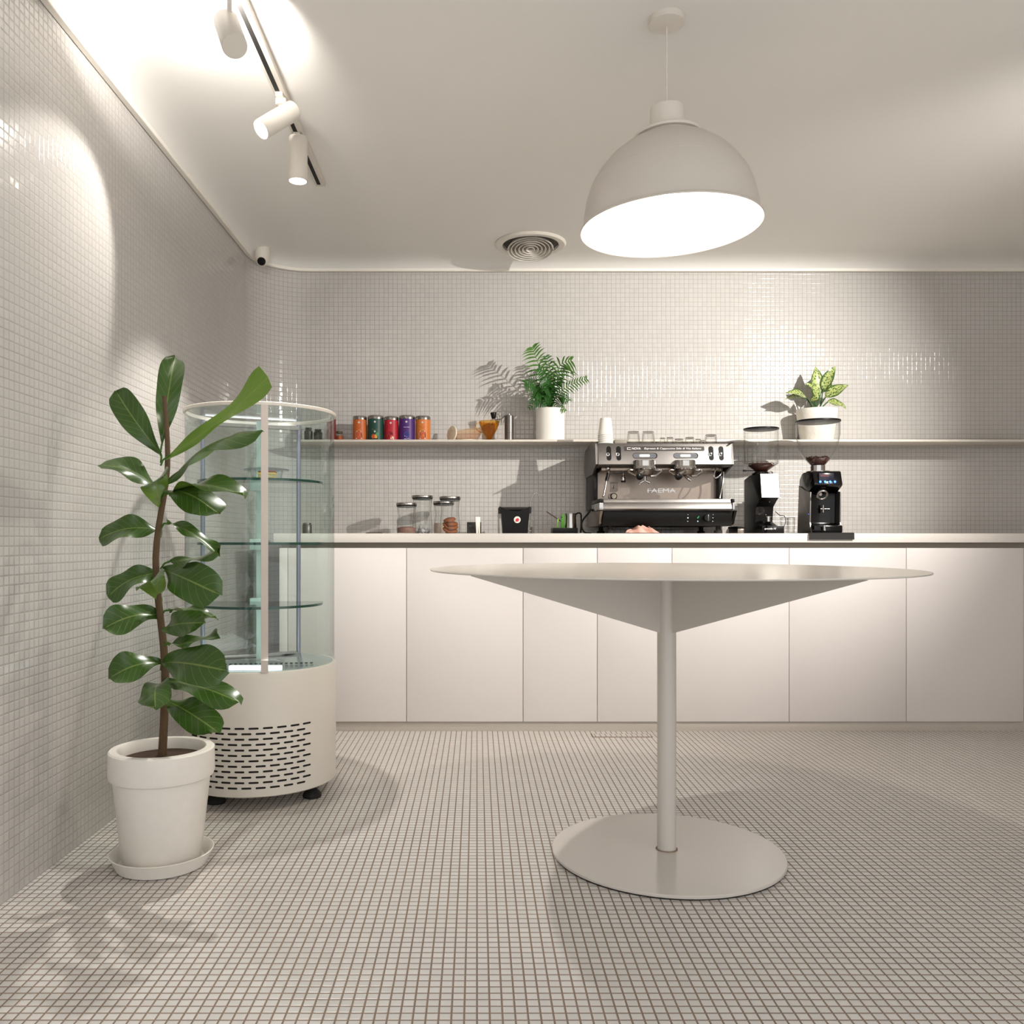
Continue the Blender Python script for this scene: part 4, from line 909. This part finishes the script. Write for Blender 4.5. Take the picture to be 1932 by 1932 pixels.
# groups and portafilters
for gi, (gpx, bpx, hasspout) in enumerate(((1216.5, 1207, True), (1293, 1280, True))):
    gx = X(gpx, 4.16); gy = 4.165; zg = H(868, 4.16)
    MB().lathe([(0, .0), (.048, 0), (.053, -.004), (.054, -.03), (.058, -.036), (.06, -.042), (.056, -.047), (0, -.048)], (gx, gy+.01, zg), n=48).build('group_head', M['chrome'], T, sharp=30)
    MB().box(gx-.035, gx+.035, gy+.02, 4.30, zg-.035, zg-.008, bev=.004).build('group_neck', M['chrome'], T)
    pf = MB().lathe([(.048, -.048), (.046, -.06), (.042, -.072), (.03, -.078), (0, -.08)], (gx, gy+.01, zg), n=40).build('portafilter', M['dsteel'], T)
    hb = P(bpx, 899, 4.04)
    MB().tube([Vector((gx-.01, gy-.03, zg-.058)), Vector((gx-.02, gy-.06, zg-.062)), hb+Vector((.006, .05, .01))], .008, n=14, sub=3).build('neck', M['chrome'], pf)
    MB().lathe([(0, -.085), (.009, -.084), (.012, -.06), (.013, -.03), (.016, -.005), (.017, .006), (.013, .014), (.005, .017), (0, .0175)], hb, (-.09, -1, -.12), n=28).build('handle', M['blackg'], pf)
    q = Vector((gx+.002, gy, zg-.078))
    sp_ = MB(); e1 = P(gpx-9, 914 if gi == 0 else 905, gy); e2 = P(gpx+9, 913 if gi == 0 else 904, gy)
    if gi == 0:
        sp_.tube([q, q+Vector((0, 0, -.022))], .008, n=12)
        for e in (e1, e2): sp_.tube([q+Vector((0, 0, -.02)), q+Vector(((e.x-q.x)*.5, 0, -.026)), e+Vector((0, 0, .006)), e], .005, n=10, sub=3)
    else:
        sp_.tube([q, q+Vector((.01, -.01, -.012)), q+Vector((.022, -.012, -.02))], .007, n=12, sub=2)
    sp_.build('spout', M['chrome'], pf)
    # locking ears on both sides
    for sg in (-1, 1):
        MB().tube([(gx+sg*.05, gy-.005, zg-.05), (gx+sg*.074, gy-.012, zg-.048), (gx+sg*.078, gy-.01, zg-.056), (gx+sg*.05, gy-.03, zg-.076), (gx+sg*.02, gy-.04, zg-.08)], .0055, n=10, sub=4).build('locking_ring', M['chrome'] if sg > 0 else M['dsteel'], pf)
# steam wands and hot water
w1 = MB().tube([P(1150, 876, 4.24), P(1149, 888, 4.2), P(1147, 894, 4.19), P(1139.5, 932, 4.17), P(1137.5, 936.5, 4.165)], .0045, n=12, sub=2).build('steam_wand', M['steel'], T)
MB().cyl(P(1148, 893, 4.19), P(1144.5, 907, 4.182), .009, .0085).build('grip', M['black'], w1)
MB().ball(P(1147, 884, 4.215), .012).build('joint', M['chrome'], w1)
w2 = MB().tube([P(1176, 876, 4.26), P(1176, 894, 4.23), P(1176, 900, 4.23)], .005, n=12).build('hot_water_tap', M['chrome'], T)
MB().lathe([(.004, 0), (.007, -.006), (.0105, -.016), (.011, -.028), (0, -.028)], P(1176, 896, 4.23)).build('nozzle', M['chrome'], w2)
MB().lathe([(.0115, -.028), (.0115, -.036), (0, -.037)], P(1176, 896, 4.23)).build('tip', M['black'], w2)
MB().box(X(1157, 4.28), X(1200, 4.28), 4.27, 4.30, H(893, 4.28), H(884, 4.28), bev=.006).build('pipe_cover', M['grey'], T)
MB().box(X(1235, 4.28), X(1275, 4.28), 4.27, 4.30, H(892, 4.28), H(883, 4.28), bev=.004).build('pipe_cover', M['dsteel'], T)
MB().box(X(1310, 4.28), X(1334, 4.28), 4.27, 4.30, H(892, 4.28), H(882, 4.28), bev=.005).build('pipe_cover', M['steel'], T)
w3 = MB().tube([P(1346, 876, 4.24), P(1350, 884, 4.2), P(1347, 897, 4.19), P(1350, 902, 4.19), P(1358, 897, 4.19), P(1362, 890, 4.2), P(1360, 882, 4.22)], .0035, n=10, sub=4).build('wand_loop', M['chrome'], T)
MB().tube([P(1365, 890, 4.25), P(1364, 908, 4.25), P(1359, 934, 4.22), P(1358, 940, 4.215)], .0045, n=10, sub=3).build('steam_wand', M['steel'], T)
# marks on the backsplash
zb_ = H(925.5, 4.37)
text('FAEMA', X(1275, 4.37)-X(1222, 4.37), (X(1248.5, 4.37), 4.3735, zb_), M['chrome'], T, height=.021, bold=.0, label='raised chrome maker lettering')
MB().box(X(1221, 4.37), X(1275, 4.37), 4.3738, 4.3748, zb_-.0005, zb_+.0015).build('lettering_bar', M['chrome'], T)
st_ = MB().box(X(1151, 4.37), X(1166, 4.37), 4.3735, 4.3748, H(928, 4.37), H(909.5, 4.37), bev=.0003).build('notice_plate', mat('notice_grey', 'a89e96', .5), T)
mb = MB(); x_ = X(1157.8, 4.37); z_ = H(919, 4.37)
mb.prism([(x_-.0025, z_-.008), (x_+.0025, z_-.008), (x_+.0015, z_+.002), (x_+.0018, z_+.012), (x_-.0005, z_+.012), (x_-.001, z_)], 4.3728, 4.3734, 'y')
mb.prism([(x_-.009, z_-.008), (x_-.003, z_-.006), (x_-.003, z_-.0045), (x_-.009, z_-.0065)], 4.3728, 4.3734, 'y'); mb.build('pictogram', M['black'], st_)
gc = Vector((X(1158.5, 4.36), 4.372, H(936, 4.36)))
g_ = MB().lathe([(0, 0), (.0165, 0), (.0165, .008), (.014, .01), (0, .01)], gc, (0, -1, 0)).build('pressure_gauge', M['black'], T)
MB().lathe([(0, .0101), (.0125, .0101), (.012, .0115), (0, .012)], gc, (0, -1, 0)).build('dial', mat('dial_cream', 'd8d0ba', .4), g_)
MB().torus(gc+Vector((-.012, -.004, -.001)), .013, .002, (0, -1, 0)).build('bezel', M['steel'], g_)
# drip tray, base
zt_, zm_, zl_ = H(941, 4.13), H(948.5, 4.128), H(963, 4.13)
MB().prism([(4.14, zt_), (4.135, zm_+.0008), (4.14, zm_+.0004), (4.37, zm_), (4.37, zt_)], X(1139, 4.13), X(1380, 4.13), 'x', bev=.0008).build('drip_tray', steel, T, sharp=25)
MB().prism([(4.128, zm_), (4.118, zl_+.008), (4.128, zl_), (4.37, zl_), (4.37, zm_)], X(1138, 4.12), X(1381, 4.12), 'x', bev=.0008).build('drip_front', steel, T, sharp=25)
for a, bq in ((1130, 1138), (1381, 1386)):
    MB().box(X(a, 4.13)+.0005, X(bq, 4.13)-.0005, 4.128, 4.40, zm_+.001, zt_, bev=.001).build('end_block', M['black'], T)
    MB().box(X(a, 4.13)+.0005, X(bq, 4.13)-.0005, 4.120, 4.40, zl_+.002, zm_-.0005, bev=.001).build('end_trim', M['chrome'], T)
zbb = H(992, 4.15)
MB().prism([(4.145, zl_-.0005), (4.16, zbb), (4.60, zbb), (4.60, zl_-.0005)], X(1138, 4.15), X(1382, 4.15), 'x', bev=.002).build('base', M['black'], T, sharp=25)
for a, bq, c_ in ((1137, 1120, -1), (1383, 1391, 1)):
    x0 = X(a, 4.16)+c_*.0005
    pts = [(4.14, zl_), (4.60, zl_), (4.60, zbb), (4.24, zbb), (4.19, zbb+.01)]
    MB().prism(pts, x0, x0+c_*.014, 'x', bev=.003).build('side_skirt', M['dsteel'] if c_ < 0 else M['black'], T, sharp=30)
for x_ in (XA+.06, XB-.06):
    for y_ in (4.2, 4.52): MB().lathe([(0, 0), (.02, 0), (.02, .014), (.012, .018), (.012, zbb-WT), (0, zbb-WT)], (x_, y_, WT)).build('foot', M['rubber'], T)
kc = P(1334, 977, 4.15)
k = MB().lathe([(0, 0), (.0185, 0), (.019, .006), (.016, .02), (0, .021)], kc+Vector((0, .002, 0)), (0, -1, 0), n=32).build('selector_knob', M['blackg'], T)
MB().box(kc.x-.0025, kc.x+.0025, kc.y-.024, kc.y-.018, kc.z-.015, kc.z+.015, bev=.0008).build('ridge', M['grey'], k)
for (a, bq, r_, col, es) in ((1298, 971, .0012, 'dfe8f0', .5), (1298, 977, .003, 'dfe8f0', .8), (1298, 983.5, .002, 'dfe8f0', .7), (1317, 983.5, .0028, 'a8d8d8', .6), (1345.3, 971, .0014, 'dfe8f0', .5), (1345.3, 977, .0018, 'dfe8f0', .6), (1345.3, 983.5, .0018, 'dfe8f0', .6)):
    MB().lathe([(0, 0), (r_, 0), (r_*.9, .001), (0, .001)], Vector((X(a, 4.15), 4.1445+(zl_-H(bq, 4.15))/(zl_-zbb)*.015, H(bq, 4.15))), (0, -1, 0), n=16).build('indicator_light', mat('indicator', col, .4, emis=col, es=es), T)
MB().prism([(X(1315, 4.15), H(977, 4.15)), (X(1318.5, 4.15), H(973.5, 4.15)), (X(1319, 4.15), H(975, 4.15)), (X(1316, 4.15), H(978.5, 4.15))], 4.146, 4.153, 'y').build('indicator_light', mat('indicator_green', '1f7a4c', .4, emis='1f9a5c', es=.5), T)
t = MB().tube([P(1119, 952, 4.5), P(1112, 966, 4.42), P(1102, 978, 4.38), P(1097.5, 987, 4.36), P(1098, 996, 4.35), P(1103, 1004.5, 4.35), P(1115, 1006.3, 4.36)], .0045, n=10, sub=5).build('power_cable', M['rubber']); tag(t, 'black cable curling down at the left side of the espresso machine', 'cable')
# pink cloth
mb = MB(); n = 44; m_ = 22; c = Vector((X(1211, 4.11), 4.115, WT)); rows = []
for j in range(m_+1):
    row = []
    for i in range(n+1):
        u = i/n-.5; v = j/m_-.5; env = max(0, 1-(2*u)**2)*max(0, 1-(2*v)**2)
        z = .003 + .034*env**.6*(.62+.38*math.sin(u*17+4*math.sin(v*5+u*4))) + .004*math.sin(u*34+v*16)*env
        row.append(mb.bm.verts.new((c.x+u*.145+.006*math.sin(v*9), c.y+v*.07+.01*math.sin(u*12), c.z+max(.001, z))))
    rows.append(row)
for A, B in zip(rows, rows[1:]):
    for i in range(n): mb.face([A[i], A[i+1], B[i+1], B[i]])
bot = [mb.bm.verts.new((v.co.x, v.co.y, WT+.0004)) for v in rows[0]+[r_[-1] for r_ in rows[1:]]+rows[-1][::-1][1:]+[r_[0] for r_ in rows[::-1]][1:-1]]
mb.face(bot)
t = mb.build('cleaning_cloth', mat('pink_cloth', 'd9a898', .9, noise=.15, nscale=60), sharp=0); tag(t, 'crumpled pink cloth tucked under the front of the espresso machine', 'cloth')
# cups and glasses on the machine
ZTOP = z_t+.0042
c0 = Vector((X(1142.5, 4.27), 4.27, ZTOP)); rr = 14.2*4.27/F
cup = thing('paper_cup', c0, 'white paper cup turned upside down, bottom of the stack', 'cup', 'stacked paper cups')
MB().lathe([(rr, .001), (rr+.001, .0), (rr+.0012, .003), (rr-.001, .004), (rr*.74, .083), (rr*.72, .085), (rr*.68, .085), (rr*.66, .08), (0, .08)], c0, n=48).build('body', mat('paper_white', 'efebe2', .6), cup, sharp=60)
MB().torus(c0+Vector((0, 0, .0015)), rr, .0015).build('rolled_rim', mat('paper_white_rim', 'efebe2', .6), cup)
nm = ['', 'second from the bottom', 'third from the bottom', 'fourth from the bottom', 'top one of the stack']
for i in range(1, 5): dup(cup, c0+Vector((0, 0, .0102*i)), 'white paper cup turned upside down, ' + nm[i] + (' of the stack' if i < 4 else ''))
t = MB().box(X(1157.5, 4.3)+.001, X(1180, 4.3), 4.26, 4.33, ZTOP, H(829, 4.26), bev=.001).build('grey_box', mat('grey_card', '8f887c', .5)); tag(t, 'small flat grey box beside the paper cup stack', 'box')
def tumbler(px, Z, w_, h_, label, grp, r_top=.82):
    r = w_/2*Z/F; c = Vector((X(px, Z), Z, ZTOP)); t = thing('glass_tumbler', c, label, 'glass', grp)
    h = h_*Z/F; k = r_top
    MB().lathe([(r, 0), (r, .002), (r*(1-(1-k)*.5), h*.6), (r*k, h-.004), (r*k*.9, h), (0, h), (0, h-.007), (r*k*.8, h-.008), (r*k*.88, h-.012), (r*.93, .001), (r, 0)], c, n=32).build('glass', M['tumbler'], t)
    MB().torus(c+Vector((0, 0, h-.002)), r*k*.93, .0012, n=32).build('base_ring', M['glassring'], t)
    return t
M['tumbler'] = thin_glass('tumbler_glass', (.985, .985, .98), ior=1.6, edge=.25); M['glassring'] = mat('thick_glass_edge', '9a958c', .1, trans=.5, noise=0)
tumbler(1195, 4.30, 26, 24.5, 'tall upturned clear glass on the machine, left of the tall pair', 'upturned glasses on the espresso machine')
tumbler(1223, 4.30, 26, 24.5, 'tall upturned clear glass on the machine, right of the tall pair', 'upturned glasses on the espresso machine')
for i, (px, Z, w_, h_, lab) in enumerate([(1243, 4.42, 13, 9, 'tiny upturned shot glass just right of the tall glass pair'), (1250, 4.30, 11, 12.5, 'small upturned shot glass, second right of the tall pair'), (1264, 4.30, 14, 13.5, 'upturned shot glass with a dark base, middle left of the row'), (1281, 4.30, 19, 10.5, 'wide low upturned shot glass with reddish reflections, middle of the row'),
        (1301, 4.30, 19, 13.5, 'upturned shot glass above the end of the machine lettering'), (1317, 4.30, 12, 10, 'low upturned shot glass near the right end of the row'), (1325.5, 4.45, 11, 14.5, 'slim upturned glass behind the wide glass at the right end'), (1341, 4.28, 24, 17.5, 'wide upturned clear glass at the right end of the row')]):
    tumbler(px, Z, w_, h_, lab, 'upturned glasses on the espresso machine', .86)
# low tray right of the machine
t = thing('drawer_tray', (X(1392, 4.2), 4.24, WT), 'low black drawer tray between the espresso machine and the left grinder', 'tray')
MB().box(X(1384, 4.17)+.02, X(1404, 4.17)-.002, 4.17, 4.32, WT, H(997, 4.17), bev=.002).build('drawer', M['dsteel'], t)
MB().box(X(1384, 4.17)+.018, X(1405, 4.17)-.002, 4.165, 4.325, H(997, 4.17)+.0005, H(993, 4.17), bev=.001).build('top', M['black'], t)

# ------------------------------------------------------------------ grinders
beanm = mat('coffee_beans', '3a1a10', .45, bump=1, noise=.5, nscale=160)
def beans(c, prof, label, n=130, rmax=.06):
    mb = MB(); mb.lathe(prof, c, n=40)
    zt_b = max(z for r, z in prof)
    for i in range(n):
        a = random.uniform(0, 2*PI); r = rmax*math.sqrt(random.random()); z = zt_b + random.uniform(-.001, .0045)
        p = Vector(c)+Vector((r*math.cos(a), r*math.sin(a), z)); th = random.uniform(0, PI)
        m4 = Matrix.Translation(p) @ Matrix.Rotation(th, 4, 'Z') @ Matrix.Rotation(random.uniform(-.5, .5), 4, 'X') @ Matrix.Diagonal((.0055, .0038, .0028, 1))
        bmesh.ops.create_icosphere(mb.bm, subdivisions=1, radius=1, matrix=m4)
    o = mb.build('coffee_beans', beanm, sharp=0); return tag(o, label, 'coffee beans', kind='stuff')
# left grinder
G = thing('coffee_grinder', (1.41, 4.28, WT), 'matt black coffee grinder with a bright steel front plate, left of the two', 'coffee grinder')
gx0, gx1 = 1.366, 1.452
ztop = H(894, 4.17)
prof = [(4.42, WT), (4.42, ztop-.012), (4.33, ztop+.004), (4.17, ztop), (4.15, H(939, 4.15)), (4.19, H(945, 4.15)), (4.235, H(955, 4.2)), (4.25, H(985, 4.2)), (4.235, H(990, 4.2)), (4.14, H(991.5, 4.14)), (4.135, WT)]
MB().prism(prof, gx0, gx1, 'x', bev=.003).build('body', M['black'], G, sharp=25)
mb = MB(); yA, zA, yB, zB = 4.1685, ztop-.001, 4.1485, H(938.5, 4.15)
pl = [(gx0+.001, yA-.003, zA), (gx1-.001, yA-.003, zA), (gx1-.001, yB-.003, zB), (gx0+.001, yB-.003, zB)]
f_ = [mb.bm.verts.new(p) for p in pl]; b_ = [mb.bm.verts.new((p[0], p[1]+.004, p[2])) for p in pl]; mb.face(f_, False); mb.face(b_[::-1], False)
for i in range(4): mb.face([f_[i], f_[(i+1) % 4], b_[(i+1) % 4], b_[i]], False)
fp = mb.build('front_plate', mat('bright_plate', 'f2efe9', .22, .85), G)
mb = MB(); pts = []
for x_, u in ((gx0+.011, .1), (gx0+.011, .88), (gx0+.017, .95), (gx1-.017, .95), (gx1-.011, .88), (gx1-.011, .1)): pts.append((x_, yA+(yB-yA)*u-.0045, zA+(zB-zA)*u))
mb.tube(pts, .0007, n=5); mb.build('engraved_frame', M['grey'], fp)
hc = Vector((X(1436, 4.29), 4.29, ztop+.004)); rh = 31*4.29/F; z1_ = H(876, 4.29)-hc.z; z2_ = H(811, 4.29)-hc.z
MB().lathe([(0, 0), (.045, 0), (.045, .008), (.034, .01), (.034, .014), (0, .014)], hc).build('collar', M['blackg'], G)
hp_ = MB().lathe([(.028, .014), (.033, .02), (rh*.96, z1_), (rh, z1_+.006), (rh, z2_)], hc, n=56).build('hopper', M['clear'], G)
MB().lathe([(0, z2_-.001), (rh-.002, z2_-.001), (rh+.003, z2_+.001), (rh+.003, z2_+.007), (0, z2_+.009)], hc, n=56).build('hopper_lid', M['black'], G)
MB().torus(hc+Vector((0, 0, z1_+.001)), rh*.97, .0015).build('hopper_seam', M['glassring'], hp_)
beans(hc, [(0, .0165), (.027, .0165), (.033, .022), (rh*.80, z1_-.006), (rh*.5, z1_+.001), (0, z1_+.003)], 'dark roasted coffee beans in the hopper of the left grinder', 150, rh*.72)
MB().cyl(P(1426, 888, 4.28), P(1404, 888, 4.26), .0022).cyl(P(1408, 888, 4.264), P(1402.5, 888, 4.26), .0042).build('shutter_lever', M['black'], G)
MB().lathe([(0, 0), (.014, 0), (.014, .006), (.011, .01), (0, .011)], (gx1-.03, 4.19, ztop+.002)).build('timer_knob', M['chrome'], G)
MB().lathe([(.006, 0), (.02, 0), (.02, .003), (.006, .004)], (gx0+.048, 4.195, H(975.5, 4.18))).build('portafilter_fork', M['chrome'], G)
MB().cyl((gx0+.048, 4.195, H(985, 4.18)), (gx0+.048, 4.195, H(975.5, 4.18)), .011).build('spout', M['chrome'], G)
MB().lathe([(0, 0), (.035, 0), (.014, .016), (0, .016)], (gx0+.048, 4.19, H(991, 4.18)+.002)).build('tamper_stand', M['blackg'], G)
for px_, py_ in ((1452, 947), (1445, 971), (1460.5, 971)):
    y_ = 4.245 if py_ > 950 else 4.20
    MB().lathe([(0, 0), (.0025, 0), (.002, .0015), (0, .002)], P(px_, py_, y_-.004), (0, -1, -.2), n=12).build('screw', M['chrome'], G)
MB().box(gx0+.012, gx1+.006, 4.10, 4.1345, WT, H(992, 4.12), bev=.002).build('foot_plate', M['black'], G)
zt_x = H(997.8, 4.1)
text('specially.YE', X(1464.8, 4.1)-X(1442, 4.1), (X(1453.4, 4.1), 4.0990, zt_x), wt, G, height=.0105, italic=.35, bold=.012)
# right grinder
G = thing('coffee_grinder', (1.68, 4.24, WT), 'glossy black coffee grinder with blue lit keys, right of the two', 'coffee grinder')
gx0, gx1 = 1.607, 1.745
zt2 = H(889, 4.15); dz = .004
prof = [(4.33, WT+dz), (4.31, zt2-.03), (4.28, zt2-.004), (4.25, zt2), (4.14, zt2), (4.118, H(915, 4.12)), (4.14, H(921, 4.14)), (4.21, H(930, 4.2)), (4.215, H(988, 4.2)), (4.12, H(991, 4.12)), (4.12, WT+dz)]
MB().prism(prof, gx0, gx1, 'x', bev=.006).build('body', M['blackg'], G, sharp=25)
for x0, x1 in ((gx0-.006, gx0-.0005), (gx1+.0005, gx1+.006)):
    MB().prism([(4.32, WT+dz), (4.30, zt2-.06), (4.22, zt2-.09), (4.15, zt2-.10), (4.16, WT+dz+.05), (4.14, WT+dz)], x0, x1, 'x', bev=.002).build('side_shell', M['grey'], G, sharp=25)
hc = Vector((X(1543, 4.2), 4.2, zt2)); rh = 39.5*4.2/F
MB().lathe([(0, 0), (.055, 0), (.055, .003), (.034, .005), (.034, .031), (0, .031)], hc).build('collar', M['chrome'], G)
zl2 = H(797, 4.2)-hc.z; zm2 = H(828, 4.2)-hc.z
hp_ = MB().lathe([(.028, .031), (.034, .034), (.062, .066), (.083, .095), (rh*.97, zm2), (rh, zm2+.02), (rh, zl2)], hc, n=56).build('hopper', M['clear'], G)
MB().lathe([(0, zl2-.001), (rh-.002, zl2-.001), (rh+.003, zl2+.001), (rh+.003, zl2+.008), (0, zl2+.012)], hc, n=56).build('hopper_lid', M['black'], G)
beans(hc, [(0, .033), (.028, .033), (.034, .037), (.056, .064), (.03, .068), (0, .069)], 'dark roasted coffee beans in the hopper of the right grinder', 110, .052)
ysc = 4.128
sc2 = MB().prism([(X(1544, ysc), H(908, ysc)), (X(1544, ysc), H(893, ysc)), (X(1572, ysc), H(893, ysc)), (X(1572, ysc), H(908, ysc))], 4.1185, 4.132, 'y', bev=.0005).build('display', mat('display_dark', '1d1d28', .2, emis='202840', es=.15), G)
mb = MB(); mb.box(X(1546, ysc), X(1562, ysc), 4.1175, 4.1183, H(899.5, ysc), H(895.5, ysc)); mb.build('readout', mat('readout_red', '4a2024', .3, emis='5a1c22', es=.3), sc2)
blu = mat('blue_key', '4f8cff', .3, emis='2f6cff', es=3)
for k, px_ in enumerate((1547.5, 1556.5, 1566, 1575)):
    MB().lathe([(0, 0), (.0058, 0), (.005, .0015), (0, .002)], (X(px_, 4.118), 4.1165, H(909, 4.118)), (0, -1, 0), n=18).build('lit_key', blu, G)
MB().lathe([(0, 0), (.0025, 0), (0, .002)], (gx0-.0062, 4.17, H(970, 4.17)), (-1, 0, 0), n=10).build('side_light', blu, G)
MB().torus((X(1556, 4.09), 4.12, H(934, 4.12)), .022, .006, (0, -.85, -.5)).cyl((X(1556, 4.09), 4.14, H(932, 4.12)), (X(1556, 4.09), 4.205, H(929, 4.12)), .008).build('portafilter_ring', M['steel'], G)
MB().tube([P(1548, 960, 4.19), P(1565, 960, 4.19)], .0018).cyl(P(1553, 967, 4.19), P(1553, 953, 4.19), .005).build('fork', M['steel'], G)
MB().cyl(P(1556, 1001, 4.1), P(1555, 991, 4.1), .006).build('spout', M['chrome'], G)
# draped mat under the right grinder
xm0, xm1 = X(1527, 4.05), X(1612, 4.05)
mb = MB(); mb.prism([(4.32, WT+.0005), (4.32, WT+.0038), (4.056, WT+.0038), (4.05, WT-.001), (4.05, H(1018, 4.05)), (4.0535, H(1018, 4.05)), (4.0545, WT-.002), (4.058, WT+.0005)], xm0, xm1, 'x'); 
t = mb.build('rubber_mat', M['rubber'], sharp=30); tag(t, 'black rubber mat under the right grinder hanging over the worktop edge', 'mat')
# two small glasses between the grinders
for px, lab in ((1479.5, 'small clear glass between the grinders, left one'), (1493, 'small clear glass between the grinders, right one')):
    c = Vector((X(px, 4.3), 4.3, WT)); t = thing('shot_glass', c, lab, 'glass', 'small glasses between the grinders')
    MB().lathe([(0, 0), (.0145, 0), (.0155, .003), (.0175, .08), (.0165, .08), (.0145, .006), (0, .005)], c).build('glass', M['tumbler'], t)
    MB().torus(c+Vector((0, 0, .08)), .017, .0008, n=24).build('rim', M['glassring'], t)
t = MB().tube([P(1463, 965, 4.43), P(1471, 972, 4.44), P(1480, 974, 4.45), P(1482, 985, 4.46), P(1475, 1003, 4.47)], .002, n=8, sub=4).build('grinder_cable', M['rubber']); tag(t, 'thin black cable behind the left grinder', 'cable')
